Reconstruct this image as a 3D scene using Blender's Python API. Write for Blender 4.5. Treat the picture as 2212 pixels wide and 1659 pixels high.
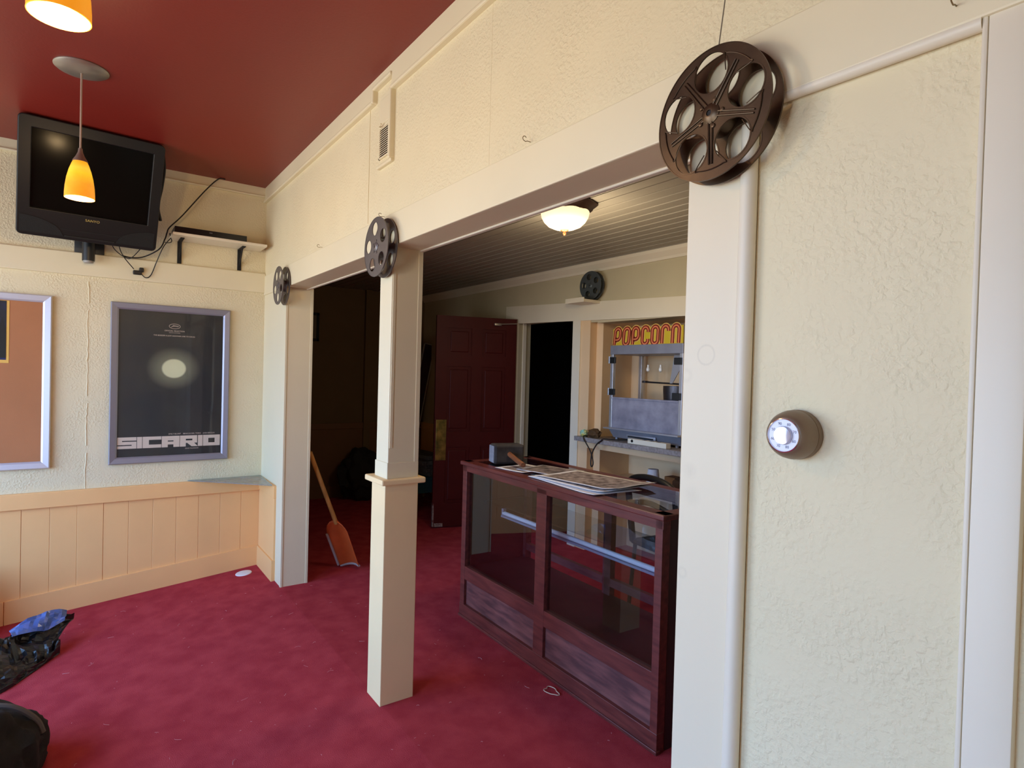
import bpy, bmesh, math, random
from mathutils import Vector, Matrix, noise
random.seed(7)
S = bpy.context.scene
COL = S.collection
for o in list(bpy.data.objects):
    bpy.data.objects.remove(o)

# ---------------------------------------------------------------- camera
cam = bpy.data.objects.new('camera', bpy.data.cameras.new('camera'))
COL.objects.link(cam)
S.camera = cam
cam.data.sensor_fit = 'HORIZONTAL'
cam.data.sensor_width = 36.0
cam.data.lens = 36.0 * 1285.0 / 2212.0
cam.data.clip_start = 0.02
_r = Vector((0.5803042, 0.8139533, 0.0269621))
_d = Vector((0.0277774, 0.0133054, -0.9995256))
_f = Vector((-0.8139259, 0.5807779, -0.0148884))
cam.matrix_world = Matrix(((_r.x, -_d.x, -_f.x, 4.794463), (_r.y, -_d.y, -_f.y, -1.088764), (_r.z, -_d.z, -_f.z, 1.49), (0, 0, 0, 1)))

PENDANT_W = 10.5      # watts of each pendant bulb
BOWL_W = 22.0
# ---------------------------------------------------------------- world and daylight
S.view_settings.view_transform = 'Standard'
S.view_settings.look = 'None'
S.view_settings.gamma = 1.0
S.view_settings.use_curve_mapping = False
S.view_settings.exposure = -0.14
W = bpy.data.worlds.new('sky')
S.world = W
W.use_nodes = True
nt = W.node_tree
bg = nt.nodes['Background']
tc = nt.nodes.new('ShaderNodeTexCoord')
sep = nt.nodes.new('ShaderNodeSeparateXYZ')
rmp = nt.nodes.new('ShaderNodeValToRGB')
nt.links.new(tc.outputs['Generated'], sep.inputs[0])
mr = nt.nodes.new('ShaderNodeMapRange')
mr.inputs['From Min'].default_value = -1.0
nt.links.new(sep.outputs['Z'], mr.inputs['Value'])
nt.links.new(mr.outputs[0], rmp.inputs[0])
el = rmp.color_ramp.elements
el[0].position = 0.0; el[0].color = (0.60, 0.64, 0.66, 1)
el[1].position = 1.0; el[1].color = (0.26, 0.58, 1.26, 1)
e = el.new(0.485); e.color = (0.62, 0.66, 0.70, 1)
e = el.new(0.52); e.color = (0.50, 0.90, 1.58, 1)
nt.links.new(rmp.outputs[0], bg.inputs['Color'])
bg.inputs['Strength'].default_value = 10.4
S.cycles.use_denoising = True
S.cycles.max_bounces = 10
S.cycles.diffuse_bounces = 6
S.cycles.transparent_max_bounces = 12
S.cycles.caustics_reflective = False
S.cycles.caustics_refractive = False
S.cycles.sample_clamp_indirect = 8.0

def portal(x0, x1, z0, z1, y):
    l = bpy.data.lights.new('window_daylight', 'AREA')
    l.shape = 'RECTANGLE'; l.size = x1 - x0; l.size_y = z1 - z0
    l.cycles.is_portal = True
    o = bpy.data.objects.new('window_daylight', l)
    COL.objects.link(o)
    o.location = ((x0 + x1) / 2, y, (z0 + z1) / 2)
    o.rotation_euler = (math.radians(90), 0, 0)     # shines towards +y, into the room

FRONT = -3.3
WINDOWS = [(0.25, 2.75, 0.30, 2.40), (3.35, 4.55, 0.30, 2.40)]
for w in WINDOWS:
    portal(w[0], w[1], w[2], w[3], FRONT - 0.16)

# ---------------------------------------------------------------- materials
def lin(c):
    c = c / 255.0
    return c / 12.92 if c <= 0.04045 else ((c + 0.055) / 1.055) ** 2.4
def rgb(*c):
    return (lin(c[0]), lin(c[1]), lin(c[2]), 1)
MATS = {}
def mat(name, col, rough=0.6, metal=0.0, spec=0.5, var=0.0, vscale=4.0, stretch=(1, 1, 1), bump=0.0, bscale=60.0, bdist=0.004,
        col2=None, emit=None, estr=0.0, coat=0.0, trans=0.0, detail=4.0, sheen=0.0):
    if name in MATS:
        return MATS[name]
    m = bpy.data.materials.new(name); m.use_nodes = True
    n = m.node_tree; b = n.nodes['Principled BSDF']
    b.inputs['Base Color'].default_value = rgb(*col)
    b.inputs['Roughness'].default_value = rough
    b.inputs['Metallic'].default_value = metal
    b.inputs['Specular IOR Level'].default_value = spec
    b.inputs['Coat Weight'].default_value = coat
    b.inputs['Transmission Weight'].default_value = trans
    b.inputs['Sheen Weight'].default_value = sheen
    g = n.nodes.new('ShaderNodeNewGeometry')
    mp = n.nodes.new('ShaderNodeMapping'); mp.inputs['Scale'].default_value = stretch
    t = n.nodes.new('ShaderNodeTexCoord')
    n.links.new(t.outputs['Object'], mp.inputs['Vector'])
    if var > 0 or col2:
        nz = n.nodes.new('ShaderNodeTexNoise'); nz.inputs['Scale'].default_value = vscale; nz.inputs['Detail'].default_value = detail
        n.links.new(mp.outputs[0], nz.inputs['Vector'])
        cr = n.nodes.new('ShaderNodeValToRGB')
        c1 = rgb(*col)
        c2 = rgb(*col2) if col2 else tuple(x * (1 - var) for x in c1[:3]) + (1,)
        cr.color_ramp.elements[0].position = 0.35; cr.color_ramp.elements[0].color = c2
        cr.color_ramp.elements[1].position = 0.65; cr.color_ramp.elements[1].color = c1
        n.links.new(nz.outputs['Fac'], cr.inputs[0]); n.links.new(cr.outputs[0], b.inputs['Base Color'])
    if bump > 0:
        nb = n.nodes.new('ShaderNodeTexNoise'); nb.inputs['Scale'].default_value = bscale; nb.inputs['Detail'].default_value = 5
        n.links.new(mp.outputs[0], nb.inputs['Vector'])
        bp = n.nodes.new('ShaderNodeBump'); bp.inputs['Strength'].default_value = bump; bp.inputs['Distance'].default_value = bdist
        n.links.new(nb.outputs['Fac'], bp.inputs['Height']); n.links.new(bp.outputs[0], b.inputs['Normal'])
    if emit:
        b.inputs['Emission Color'].default_value = rgb(*emit); b.inputs['Emission Strength'].default_value = estr
    MATS[name] = m
    return m

def glass_mat(name, ior=1.5, tint=(255, 255, 255), rough=0.0, dirt=0.0):
    if name in MATS:
        return MATS[name]
    m = bpy.data.materials.new(name); m.use_nodes = True
    n = m.node_tree; n.nodes.remove(n.nodes['Principled BSDF'])
    out = n.nodes['Material Output']
    tr = n.nodes.new('ShaderNodeBsdfTransparent'); tr.inputs[0].default_value = rgb(*tint)
    gl = n.nodes.new('ShaderNodeBsdfGlossy'); gl.inputs['Roughness'].default_value = rough
    fr = n.nodes.new('ShaderNodeFresnel'); fr.inputs['IOR'].default_value = ior
    mx = n.nodes.new('ShaderNodeMixShader')
    ge = n.nodes.new('ShaderNodeNewGeometry'); sb = n.nodes.new('ShaderNodeMath'); sb.operation = 'SUBTRACT'; sb.inputs[0].default_value = 1.0
    mf = n.nodes.new('ShaderNodeMath'); mf.operation = 'MULTIPLY'
    n.links.new(ge.outputs['Backfacing'], sb.inputs[1]); n.links.new(fr.outputs[0], mf.inputs[0]); n.links.new(sb.outputs[0], mf.inputs[1])
    n.links.new(mf.outputs[0], mx.inputs[0]); n.links.new(tr.outputs[0], mx.inputs[1]); n.links.new(gl.outputs[0], mx.inputs[2])
    last = mx
    if dirt > 0:
        df = n.nodes.new('ShaderNodeBsdfDiffuse'); df.inputs[0].default_value = rgb(200, 200, 205)
        m2 = n.nodes.new('ShaderNodeMixShader')
        nz = n.nodes.new('ShaderNodeTexNoise'); nz.inputs['Scale'].default_value = 6
        ml = n.nodes.new('ShaderNodeMath'); ml.operation = 'MULTIPLY'; ml.inputs[1].default_value = dirt
        n.links.new(nz.outputs['Fac'], ml.inputs[0]); n.links.new(ml.outputs[0], m2.inputs[0])
        n.links.new(mx.outputs[0], m2.inputs[1]); n.links.new(df.outputs[0], m2.inputs[2]); last = m2
    n.links.new(last.outputs[0], out.inputs['Surface'])
    MATS[name] = m
    return m

def stucco_mat(name, col, strength=0.5):
    m = mat(name, col, rough=0.75, var=0.06, vscale=1.5, spec=0.3)
    n = m.node_tree; b = n.nodes['Principled BSDF']
    t = n.nodes.new('ShaderNodeTexCoord')
    nz = n.nodes.new('ShaderNodeTexNoise'); nz.inputs['Scale'].default_value = 85; nz.inputs['Detail'].default_value = 3; nz.inputs['Distortion'].default_value = 0.25
    n2 = n.nodes.new('ShaderNodeTexNoise'); n2.inputs['Scale'].default_value = 7; n2.inputs['Detail'].default_value = 3
    n3 = n.nodes.new('ShaderNodeTexNoise'); n3.inputs['Scale'].default_value = 26; n3.inputs['Detail'].default_value = 2
    for q in (nz, n2, n3): n.links.new(t.outputs['Object'], q.inputs['Vector'])
    cr = n.nodes.new('ShaderNodeValToRGB'); cr.color_ramp.elements[0].position = 0.42; cr.color_ramp.elements[1].position = 0.72
    n.links.new(nz.outputs['Fac'], cr.inputs[0])
    c2 = n.nodes.new('ShaderNodeValToRGB'); c2.color_ramp.elements[0].position = 0.30; c2.color_ramp.elements[0].color = (0.05, 0.05, 0.05, 1); c2.color_ramp.elements[1].position = 0.62
    n.links.new(n2.outputs['Fac'], c2.inputs[0])
    ml = n.nodes.new('ShaderNodeMath'); ml.operation = 'MULTIPLY'
    ad = n.nodes.new('ShaderNodeMath'); ad.operation = 'MULTIPLY_ADD'; ad.inputs[1].default_value = 0.16
    n.links.new(cr.outputs[0], ml.inputs[0]); n.links.new(c2.outputs[0], ml.inputs[1])
    n.links.new(n3.outputs['Fac'], ad.inputs[0]); n.links.new(ml.outputs[0], ad.inputs[2]); ml = ad
    bp = n.nodes.new('ShaderNodeBump'); bp.inputs['Strength'].default_value = strength; bp.inputs['Distance'].default_value = 0.0045
    n.links.new(ml.outputs[0], bp.inputs['Height']); n.links.new(bp.outputs[0], b.inputs['Normal'])
    return m

CREAM = (228, 215, 178)
M_STUCCO = stucco_mat('cream_stucco', CREAM, 0.46)
M_CREAM = mat('cream_paint', (229, 217, 182), rough=0.5, var=0.04, vscale=2.5, bump=0.05, bscale=25)
M_WHITE = mat('white_trim_paint', (228, 218, 194), rough=0.45, var=0.04, vscale=3, bump=0.05, bscale=30)
M_PEACH = mat('peach_paint', (244, 190, 126), rough=0.45, var=0.05, vscale=3, bump=0.04, bscale=30)
M_TAN = mat('tan_post_paint', (244, 216, 164), rough=0.5, var=0.04, vscale=5, bump=0.05, bscale=30)
M_REDCEIL = mat('red_ceiling_paint', (128, 36, 26), rough=0.42, var=0.10, vscale=1.2, bump=0.12, bscale=70, spec=0.5)
M_BEAD = mat('beadboard_paint', (152, 145, 129), rough=0.5, var=0.05)
M_DARKWALL = mat('shadowed_room_plaster', (96, 74, 44), rough=0.9)
M_REDDOOR = mat('dark_red_door_paint', (72, 13, 11), rough=0.5, var=0.1, vscale=5, spec=0.25)
M_BRASS = mat('worn_brass', (196, 170, 96), rough=0.3, metal=0.9, col2=(120, 120, 70), vscale=14)
M_STEEL = mat('brushed_steel', (150, 152, 164), rough=0.4, metal=0.35, var=0.15, vscale=8)
M_ALU = mat('bright_aluminium', (205, 206, 212), rough=0.35, metal=0.7, var=0.06, vscale=6)
M_NICKEL = mat('brushed_nickel', (178, 168, 154), rough=0.38, metal=0.8, var=0.2, vscale=5)
M_BLACKP = mat('black_plastic', (26, 27, 28), rough=0.42)
M_TVGREY = mat('charcoal_plastic', (24, 25, 26), rough=0.4, spec=0.35)
M_TVSPK = mat('speaker_cloth', (16, 16, 16), rough=0.85, bump=0.3, bscale=300)
M_SCREEN = mat('dark_screen', (15, 14, 11), rough=0.16, spec=0.08)
M_BLACK = mat('matte_black', (12, 12, 12), rough=0.7)
M_RUBBERCABLE = mat('black_cable', (24, 20, 18), rough=0.5)
M_MAHOG = mat('mahogany', (112, 50, 42), rough=0.42, col2=(84, 34, 30), vscale=5, stretch=(1, 8, 8), bump=0.08, bscale=20, detail=7)
M_MAHOGX = mat('worn_mahogany_panel', (124, 72, 66), rough=0.5, col2=(80, 44, 44), vscale=6, stretch=(1, 6, 6), detail=8)
M_CASEDARK = mat('dark_stained_inside', (58, 34, 34), rough=0.5, var=0.2, vscale=4)
M_GLASS = glass_mat('clear_glass', 1.5)
M_CASEGLASS = glass_mat('case_glass', 1.85, tint=(232, 236, 240))
M_GREENGLASS = glass_mat('corner_glass', 1.5, tint=(214, 226, 214), dirt=0.5)
M_POSTERGLASS = glass_mat('acrylic_sheet', 1.45)
M_WOODPALE = mat('pale_ash_wood', (200, 150, 84), rough=0.55, col2=(168, 118, 60), vscale=4, stretch=(8, 8, 1))
M_WOODHANDLE = mat('worn_handle_wood', (150, 92, 54), rough=0.55, col2=(112, 64, 38), vscale=10, stretch=(1, 6, 6))
M_BRONZE = mat('bronzed_steel', (92, 74, 54), rough=0.36, metal=0.75, col2=(64, 48, 36), vscale=7, detail=6)
M_REELGREY = mat('grey_enamel_steel', (112, 106, 104), rough=0.42, metal=0.55, var=0.15, vscale=9)
M_REELGREEN = mat('grey_green_enamel', (88, 94, 94), rough=0.45, metal=0.5, var=0.15, vscale=9)
M_PAPER = mat('paper_white', (226, 224, 226), rough=0.8)
M_CORK = mat('brown_backing_board', (178, 118, 76), rough=0.85, var=0.1, vscale=3, bump=0.1, bscale=200)

# ---------------------------------------------------------------- mesh helpers
class B:
    def __init__(self):
        self.bm = bmesh.new()
        self.smooth = False
    def box(self, x0, x1, y0, y1, z0, z1, bev=0.0, mi=0):
        r = bmesh.ops.create_cube(self.bm, size=1.0)
        vs = r['verts']
        for v in vs:
            v.co = Vector(((x0 + x1) / 2 + v.co.x * (x1 - x0), (y0 + y1) / 2 + v.co.y * (y1 - y0), (z0 + z1) / 2 + v.co.z * (z1 - z0)))
        fs = set(f for v in vs for f in v.link_faces)
        for f in fs: f.material_index = mi
        if bev > 0:
            es = set(e for v in vs for e in v.link_edges)
            r = bmesh.ops.bevel(self.bm, geom=list(es), offset=bev, segments=2, affect='EDGES', profile=0.5)
            for f in r['faces']: f.material_index = mi
        return self
    def hexa(self, p, mi=0):
        """eight points: bottom quad then top quad, same order"""
        v = [self.bm.verts.new(q) for q in p]
        for a in ((3, 2, 1, 0), (4, 5, 6, 7), (0, 1, 5, 4), (1, 2, 6, 5), (2, 3, 7, 6), (3, 0, 4, 7)):
            f = self.bm.faces.new([v[i] for i in a]); f.material_index = mi
        return self
    def prism(self, pts, d, mi=0):
        """planar polygon pts extruded by vector d"""
        d = Vector(d)
        a = [self.bm.verts.new(p) for p in pts]; b = [self.bm.verts.new(Vector(p) + d) for p in pts]
        n = len(pts)
        f = self.bm.faces.new(a); f.material_index = mi
        f = self.bm.faces.new(b[::-1]); f.material_index = mi
        for i in range(n):
            f = self.bm.faces.new([a[i], b[i], b[(i + 1) % n], a[(i + 1) % n]]); f.material_index = mi
        return self
    def lathe(self, prof, c=(0, 0, 0), axis='z', seg=40, mi=0, close=False):
        """prof: list of (r, h)"""
        c = Vector(c); rings = []
        def P(r, h, a):
            x, y = r * math.cos(a), r * math.sin(a)
            if axis == 'z': return c + Vector((x, y, h))
            if axis == 'y': return c + Vector((x, h, y))
            return c + Vector((h, x, y))
        for r, h in prof:
            if r < 1e-6: rings.append([self.bm.verts.new(P(0, h, 0))])
            else: rings.append([self.bm.verts.new(P(r, h, 2 * math.pi * k / seg)) for k in range(seg)])
        prs = list(zip(rings[:-1], rings[1:]))
        if close: prs.append((rings[-1], rings[0]))
        for a, b in prs:
            for k in range(seg):
                k2 = (k + 1) % seg
                if len(a) == 1 and len(b) == 1: continue
                if len(a) == 1: q = [a[0], b[k], b[k2]]
                elif len(b) == 1: q = [a[k], b[0], a[k2]]
                else: q = [a[k], b[k], b[k2], a[k2]]
                f = self.bm.faces.new(q); f.smooth = True; f.material_index = mi
        return self
    def cyl(self, p0, p1, r0, r1=None, seg=20, mi=0):
        return self.tube([p0, p1], r0, seg=seg, mi=mi, r1=r1)
    def tube(self, pts, r, seg=10, mi=0, r1=None, caps=True):
        pts = [Vector(p) for p in pts]; n = len(pts)
        t = [(pts[min(i + 1, n - 1)] - pts[max(i - 1, 0)]).normalized() for i in range(n)]
        u = t[0].orthogonal().normalized(); rings = []
        for i in range(n):
            u = (u - t[i] * u.dot(t[i])).normalized(); w = t[i].cross(u)
            rr = r if r1 is None else r + (r1 - r) * i / (n - 1)
            rings.append([self.bm.verts.new(pts[i] + (u * math.cos(2 * math.pi * k / seg) + w * math.sin(2 * math.pi * k / seg)) * rr) for k in range(seg)])
        for a, b in zip(rings[:-1], rings[1:]):
            for k in range(seg):
                f = self.bm.faces.new([a[k], a[(k + 1) % seg], b[(k + 1) % seg], b[k]]); f.smooth = True; f.material_index = mi
        if caps:
            f = self.bm.faces.new(rings[0][::-1]); f.material_index = mi
            f = self.bm.faces.new(rings[-1]); f.material_index = mi
        return self
    def ribbon(self, pts, w, y, th, mi=0):
        """flat stroke in the xz plane at depth y, thickness th towards -y"""
        n = len(pts); L = []; R = []
        for i in range(n):
            a = Vector(pts[max(i - 1, 0)]); b = Vector(pts[min(i + 1, n - 1)])
            d = (b - a).normalized(); nrm = Vector((-d.y, d.x)) * w / 2
            p = Vector(pts[i])
            L.append(p + nrm); R.append(p - nrm)
        vf = [[self.bm.verts.new((q.x, y - th, q.y)) for q in s] for s in (L, R)]
        vb = [[self.bm.verts.new((q.x, y, q.y)) for q in s] for s in (L, R)]
        for i in range(n - 1):
            for q in ((vf[0][i], vf[0][i + 1], vf[1][i + 1], vf[1][i]), (vf[0][i], vb[0][i], vb[0][i + 1], vf[0][i + 1]), (vf[1][i], vf[1][i + 1], vb[1][i + 1], vb[1][i])):
                f = self.bm.faces.new(q); f.material_index = mi
        return self
    def add_mesh(self, me, M=None, mi=None):
        n0 = len(self.bm.verts); f0 = len(self.bm.faces)
        self.bm.from_mesh(me)
        self.bm.verts.ensure_lookup_table(); self.bm.faces.ensure_lookup_table()
        if M is not None:
            for v in self.bm.verts[n0:]: v.co = M @ v.co
        if mi is not None:
            for f in self.bm.faces[f0:]: f.material_index = mi
        return self

def thing(name, label, cat, loc=(0, 0, 0), rot=(0, 0, 0), group=None, kind=None):
    o = bpy.data.objects.new(name, None); COL.objects.link(o)
    o.empty_display_size = 0.1
    o.location = loc; o.rotation_euler = rot
    o['label'] = label; o['category'] = cat
    if group: o['group'] = group
    if kind: o['kind'] = kind
    return o

def build(b, name, mats, parent=None, world=False, smooth=False, origin=True, fix=True):
    """links the builder's mesh as ONE object; world=True means the points are in world space"""
    bm = b.bm
    if fix: bmesh.ops.recalc_face_normals(bm, faces=bm.faces)
    if smooth:
        for f in bm.faces: f.smooth = True
    if parent is not None and world:
        p = parent; M = Matrix.Identity(4)
        while p is not None:
            M = Matrix.LocRotScale(p.location, p.rotation_euler, p.scale) @ M
            p = p.parent
        bm.transform(M.inverted())
    off = Vector((0, 0, 0))
    if parent is None and origin and len(bm.verts):
        xs = [v.co for v in bm.verts]
        off = Vector(((min(v.x for v in xs) + max(v.x for v in xs)) / 2, (min(v.y for v in xs) + max(v.y for v in xs)) / 2, min(v.z for v in xs)))
        bm.transform(Matrix.Translation(-off))
    me = bpy.data.meshes.new(name); bm.to_mesh(me); bm.free()
    for m in (mats if isinstance(mats, (list, tuple)) else [mats]): me.materials.append(m)
    if any(p.use_smooth for p in me.polygons):
        me.set_sharp_from_angle(angle=math.radians(35))
    o = bpy.data.objects.new(name, me); COL.objects.link(o)
    o.location = off
    if parent is not None: o.parent = parent
    return o

def tag(o, label, cat, group=None, kind=None):
    o['label'] = label; o['category'] = cat
    if group: o['group'] = group
    if kind: o['kind'] = kind
    return o
def struct(b, name, mats, label, cat, parent=None, **k):
    o = build(b, name, mats, parent, world=True, **k)
    if parent is None: tag(o, label, cat, kind='structure')
    return o
def dup(root, loc, rot=None, label=None, group=None):
    r = root.copy(); COL.objects.link(r); r.location = loc
    if rot is not None: r.rotation_euler = rot
    if label: r['label'] = label
    if group: r['group'] = group
    for ch in list(root.children):
        c = ch.copy(); COL.objects.link(c); c.parent = r
        for g in ch.children:
            d = g.copy(); COL.objects.link(d); d.parent = c
    return r
def curve_pts(P, n=8):
    P = [Vector(p) for p in P]; out = []
    Q = [P[0] * 2 - P[1]] + P + [P[-1] * 2 - P[-2]]
    for i in range(1, len(Q) - 2):
        a, b, c, d = Q[i - 1], Q[i], Q[i + 1], Q[i + 2]
        for k in range(n):
            t = k / n
            out.append(0.5 * ((2 * b) + (c - a) * t + (2 * a - 5 * b + 4 * c - d) * t * t + (3 * b - a - 3 * c + d) * t ** 3))
    out.append(P[-1]); return out
def eval_mesh(o):
    dg = bpy.context.evaluated_depsgraph_get(); dg.update()
    me = bpy.data.meshes.new_from_object(o.evaluated_get(dg))
    d = o.data; bpy.data.objects.remove(o)
    if isinstance(d, bpy.types.TextCurve) or isinstance(d, bpy.types.Curve): bpy.data.curves.remove(d)
    return me
def plate(loops, th, bev=0.0):
    """flat plate in xy with holes: loops[0] outer, others holes; thickness th"""
    cu = bpy.data.curves.new('tmp', 'CURVE'); cu.dimensions = '2D'; cu.fill_mode = 'BOTH'
    cu.extrude = th / 2 - bev; cu.bevel_depth = bev; cu.bevel_resolution = 1
    for L in loops:
        s = cu.splines.new('POLY'); s.points.add(len(L) - 1)
        for p, q in zip(s.points, L): p.co = (q[0], q[1], 0, 1)
        s.use_cyclic_u = True
    o = bpy.data.objects.new('tmp', cu); COL.objects.link(o)
    return eval_mesh(o)
def text_mesh(body, size, ext=0.0005, align='CENTER', sx=1.0, spacing=1.0):
    cu = bpy.data.curves.new('tmp', 'FONT'); cu.body = body; cu.size = size; cu.extrude = ext
    cu.align_x = align; cu.align_y = 'CENTER'; cu.space_character = spacing
    o = bpy.data.objects.new('tmp', cu); COL.objects.link(o)
    me = eval_mesh(o)
    if sx != 1.0:
        for v in me.vertices: v.co.x *= sx
    return me
def circ(r, n=48, c=(0, 0), ph=0.0):
    return [(c[0] + r * math.cos(2 * math.pi * k / n + ph), c[1] + r * math.sin(2 * math.pi * k / n + ph)) for k in range(n)]

# ================================================================ THE SETTING
ZC = 2.85          # lobby ceiling
ZH = 2.05          # underside of the partition header
ZB = 2.465         # ceiling of the room behind the partition
YB = 2.42          # back wall of that room
XR = 5.6           # right end of both rooms
SL = 0.0955        # the lobby floor falls away from the partition
def fz(x, y):
    return SL * y if y < 0 else 0.0

b = B()
nx, ny = 32, 24
xs = [-2.2 + (XR + 0.3 + 2.2) * i / nx for i in range(nx + 1)]
ys = [FRONT - 0.2 + (0 - FRONT + 0.2) * j / 14 for j in range(15)] + [3.6 * j / 10 for j in range(1, 11)]
g = [[b.bm.verts.new((x, y, fz(x, y))) for x in xs] for y in ys]
for j in range(len(ys) - 1):
    for i in range(nx):
        b.bm.faces.new([g[j][i], g[j][i + 1], g[j + 1][i + 1], g[j + 1][i]])
M_CARPET = mat('red_carpet', (190, 73, 79), rough=1.0, spec=0.0, col2=(172, 60, 68), vscale=9, bump=0.9, bscale=420, bdist=0.006, detail=9)
fl = struct(b, 'floor', M_CARPET, 'worn dark red carpet covering the floor', 'floor', origin=False)
sol = fl.modifiers.new('thick', 'SOLIDIFY'); sol.thickness = 0.05; sol.offset = -1

b = B(); b.box(-0.1, XR + 0.1, FRONT - 0.2, 0.05, ZC, ZC + 0.08)
struct(b, 'ceiling', M_REDCEIL, 'glossy dark red painted lobby ceiling', 'ceiling')
# beadboard ceiling behind the partition: boards run along x
b = B(); b.box(-2.2, XR + 0.1, 0.10, YB + 0.5, ZB + 0.012, ZB + 0.08)
y = 0.10
while y < YB:
    b.box(-2.2, XR, y + 0.004, y + 0.078, ZB, ZB + 0.02)
    b.box(-2.2, XR, y + 0.083, y + 0.090, ZB - 0.004, ZB + 0.02, bev=0.0018)
    y += 0.094
struct(b, 'ceiling_back', M_BEAD, 'narrow beadboard ceiling above the concession counter', 'ceiling')

# left wall (posters)
b = B(); b.box(-0.12, 0.0, FRONT, 0.0, -0.40, ZC)
struct(b, 'wall_left', M_STUCCO, 'cream stucco wall holding the poster frames', 'wall')
b = B(); b.box(-0.001, 0.022, FRONT, 0.0, 2.062, 2.207, bev=0.006)
struct(b, 'trim_1', M_CREAM, 'wide cream picture rail board under the television', 'trim')
b = B(); b.box(-0.001, 0.018, FRONT, 0.0, 2.785, ZC); b.box(-0.001, 0.026, FRONT, 0.0, 2.778, 2.792, bev=0.005)
struct(b, 'trim_2', M_CREAM, 'cream cornice board along the poster wall', 'trim')
b = B(); b.box(-0.001, 0.030, FRONT, 0.0, 0.568, 0.668, bev=0.004)
struct(b, 'trim_3', M_PEACH, 'peach chair rail board on the poster wall', 'trim')
b = B()
yy = 0.0
random.seed(3)
while yy > FRONT:
    w = 0.141; d = 0.010 + random.uniform(-0.0012, 0.0012)
    b.box(-0.001, d, max(yy - w, FRONT), yy, -0.35, 0.575, bev=0.0022)
    yy -= w + 0.0006
struct(b, 'wall_left_wainscot', M_PEACH, 'peach vertical plank wainscot below the posters', 'wainscot')
b = B()
for y0, y1 in ((-0.018, -1.49), (-1.494, FRONT)):
    b.hexa([(0, y1, fz(0, y1) - .01), (0.024, y1, fz(0, y1) - .01), (0.024, y0, fz(0, y0) - .01), (0, y0, fz(0, y0) - .01),
            (0, y1, fz(0, y1) + .145), (0.024, y1, fz(0, y1) + .145), (0.024, y0, fz(0, y0) + .145), (0, y0, fz(0, y0) + .145)])
struct(b, 'baseboard_left', M_PEACH, 'peach baseboard sloping with the carpet', 'baseboard')
# the ridge of the old plaster joint down the left wall
b = B()
pts = []
for i in range(60):
    z = 0.67 + 1.38 * i / 59
    pts.append((0.0002, -1.092 + noise.noise((z * 6, 0, 0)) * 0.012 + noise.noise((z * 40, 3, 0)) * 0.006, z))
for i in range(0, 58, 2):
    if noise.noise((i * 0.23, 5, 1)) > -0.35: b.tube(pts[i:i + 3], 0.0022 + 0.0016 * random.random(), seg=6)
struct(b, 'wall_left_joint', M_CREAM, 'raised plaster joint running down the poster wall', 'plaster joint')

# partition
XM0, XM1 = 2.205, 2.335     # middle post
XF1 = 0.612                 # inner edge of the far pier
XP = 3.93                   # left edge of the right pier
b = B()
b.box(-0.05, XR, 0.0, 0.14, ZH, ZC)                        # header with the wall above
b.box(4.09, XR, 0.015, 0.14, -0.02, ZH)                    # panel right of the pier, set back
struct(b, 'wall_partition', M_STUCCO, 'cream stucco wall above the openings and round the thermostat', 'wall')
b = B(); b.box(-0.12, XF1, 0.0, 0.178, -0.02, ZH, bev=0.003); b.box(XF1 - 0.004, XF1 + 0.003, 0.165, 0.182, -0.01, ZH, bev=0.001)
b.box(XF1 - 0.02, XF1 + 0.004, -0.003, 0.012, -0.01, ZH, bev=0.002)
struct(b, 'pillar_1', M_CREAM, 'cream pier in the corner at the left end of the partition', 'pillar')
b = B(); b.box(XM0, XM1, 0.0, 0.146, -0.01, ZH, bev=0.004)
b.box(XM1 - 0.006, XM1 + 0.003, 0.006, 0.020, 1.15, ZH, bev=0.001); b.box(XM1 - 0.006, XM1 + 0.003, 0.128, 0.149, 1.06, ZH, bev=0.001)
b.box(XM0 - 0.004, XM1 + 0.004, -0.004, 0.150, 1.01, 1.085, bev=0.003)
struct(b, 'pillar_2', M_CREAM, 'cream square post between the two openings', 'pillar')
b = B(); b.box(XM0 - 0.015, XM1 + 0.005, -0.012, 0.150, -0.02, 0.992, bev=0.003)
struct(b, 'pillar_2_casing', M_TAN, 'tan boards boxing in the foot of the middle post', 'post casing')
b = B(); b.box(XM0 - 0.045, XM1 + 0.028, -0.036, 0.178, 0.988, 1.014, bev=0.006)
struct(b, 'trim_4', M_TAN, 'tan collar moulding round the middle post', 'trim')
b = B(); b.box(XP, 4.062, -0.002, 0.14, -0.02, ZH + 0.01, bev=0.003)
M_PIER = mat('scuffed_pier_paint', (226, 213, 182), rough=0.45, bump=0.05, bscale=30)
_n = M_PIER.node_tree; _b = _n.nodes['Principled BSDF']; _g = _n.nodes.new('ShaderNodeNewGeometry'); _prev = None
_w = _n.nodes.new('ShaderNodeTexNoise'); _w.inputs['Scale'].default_value = 60
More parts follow.
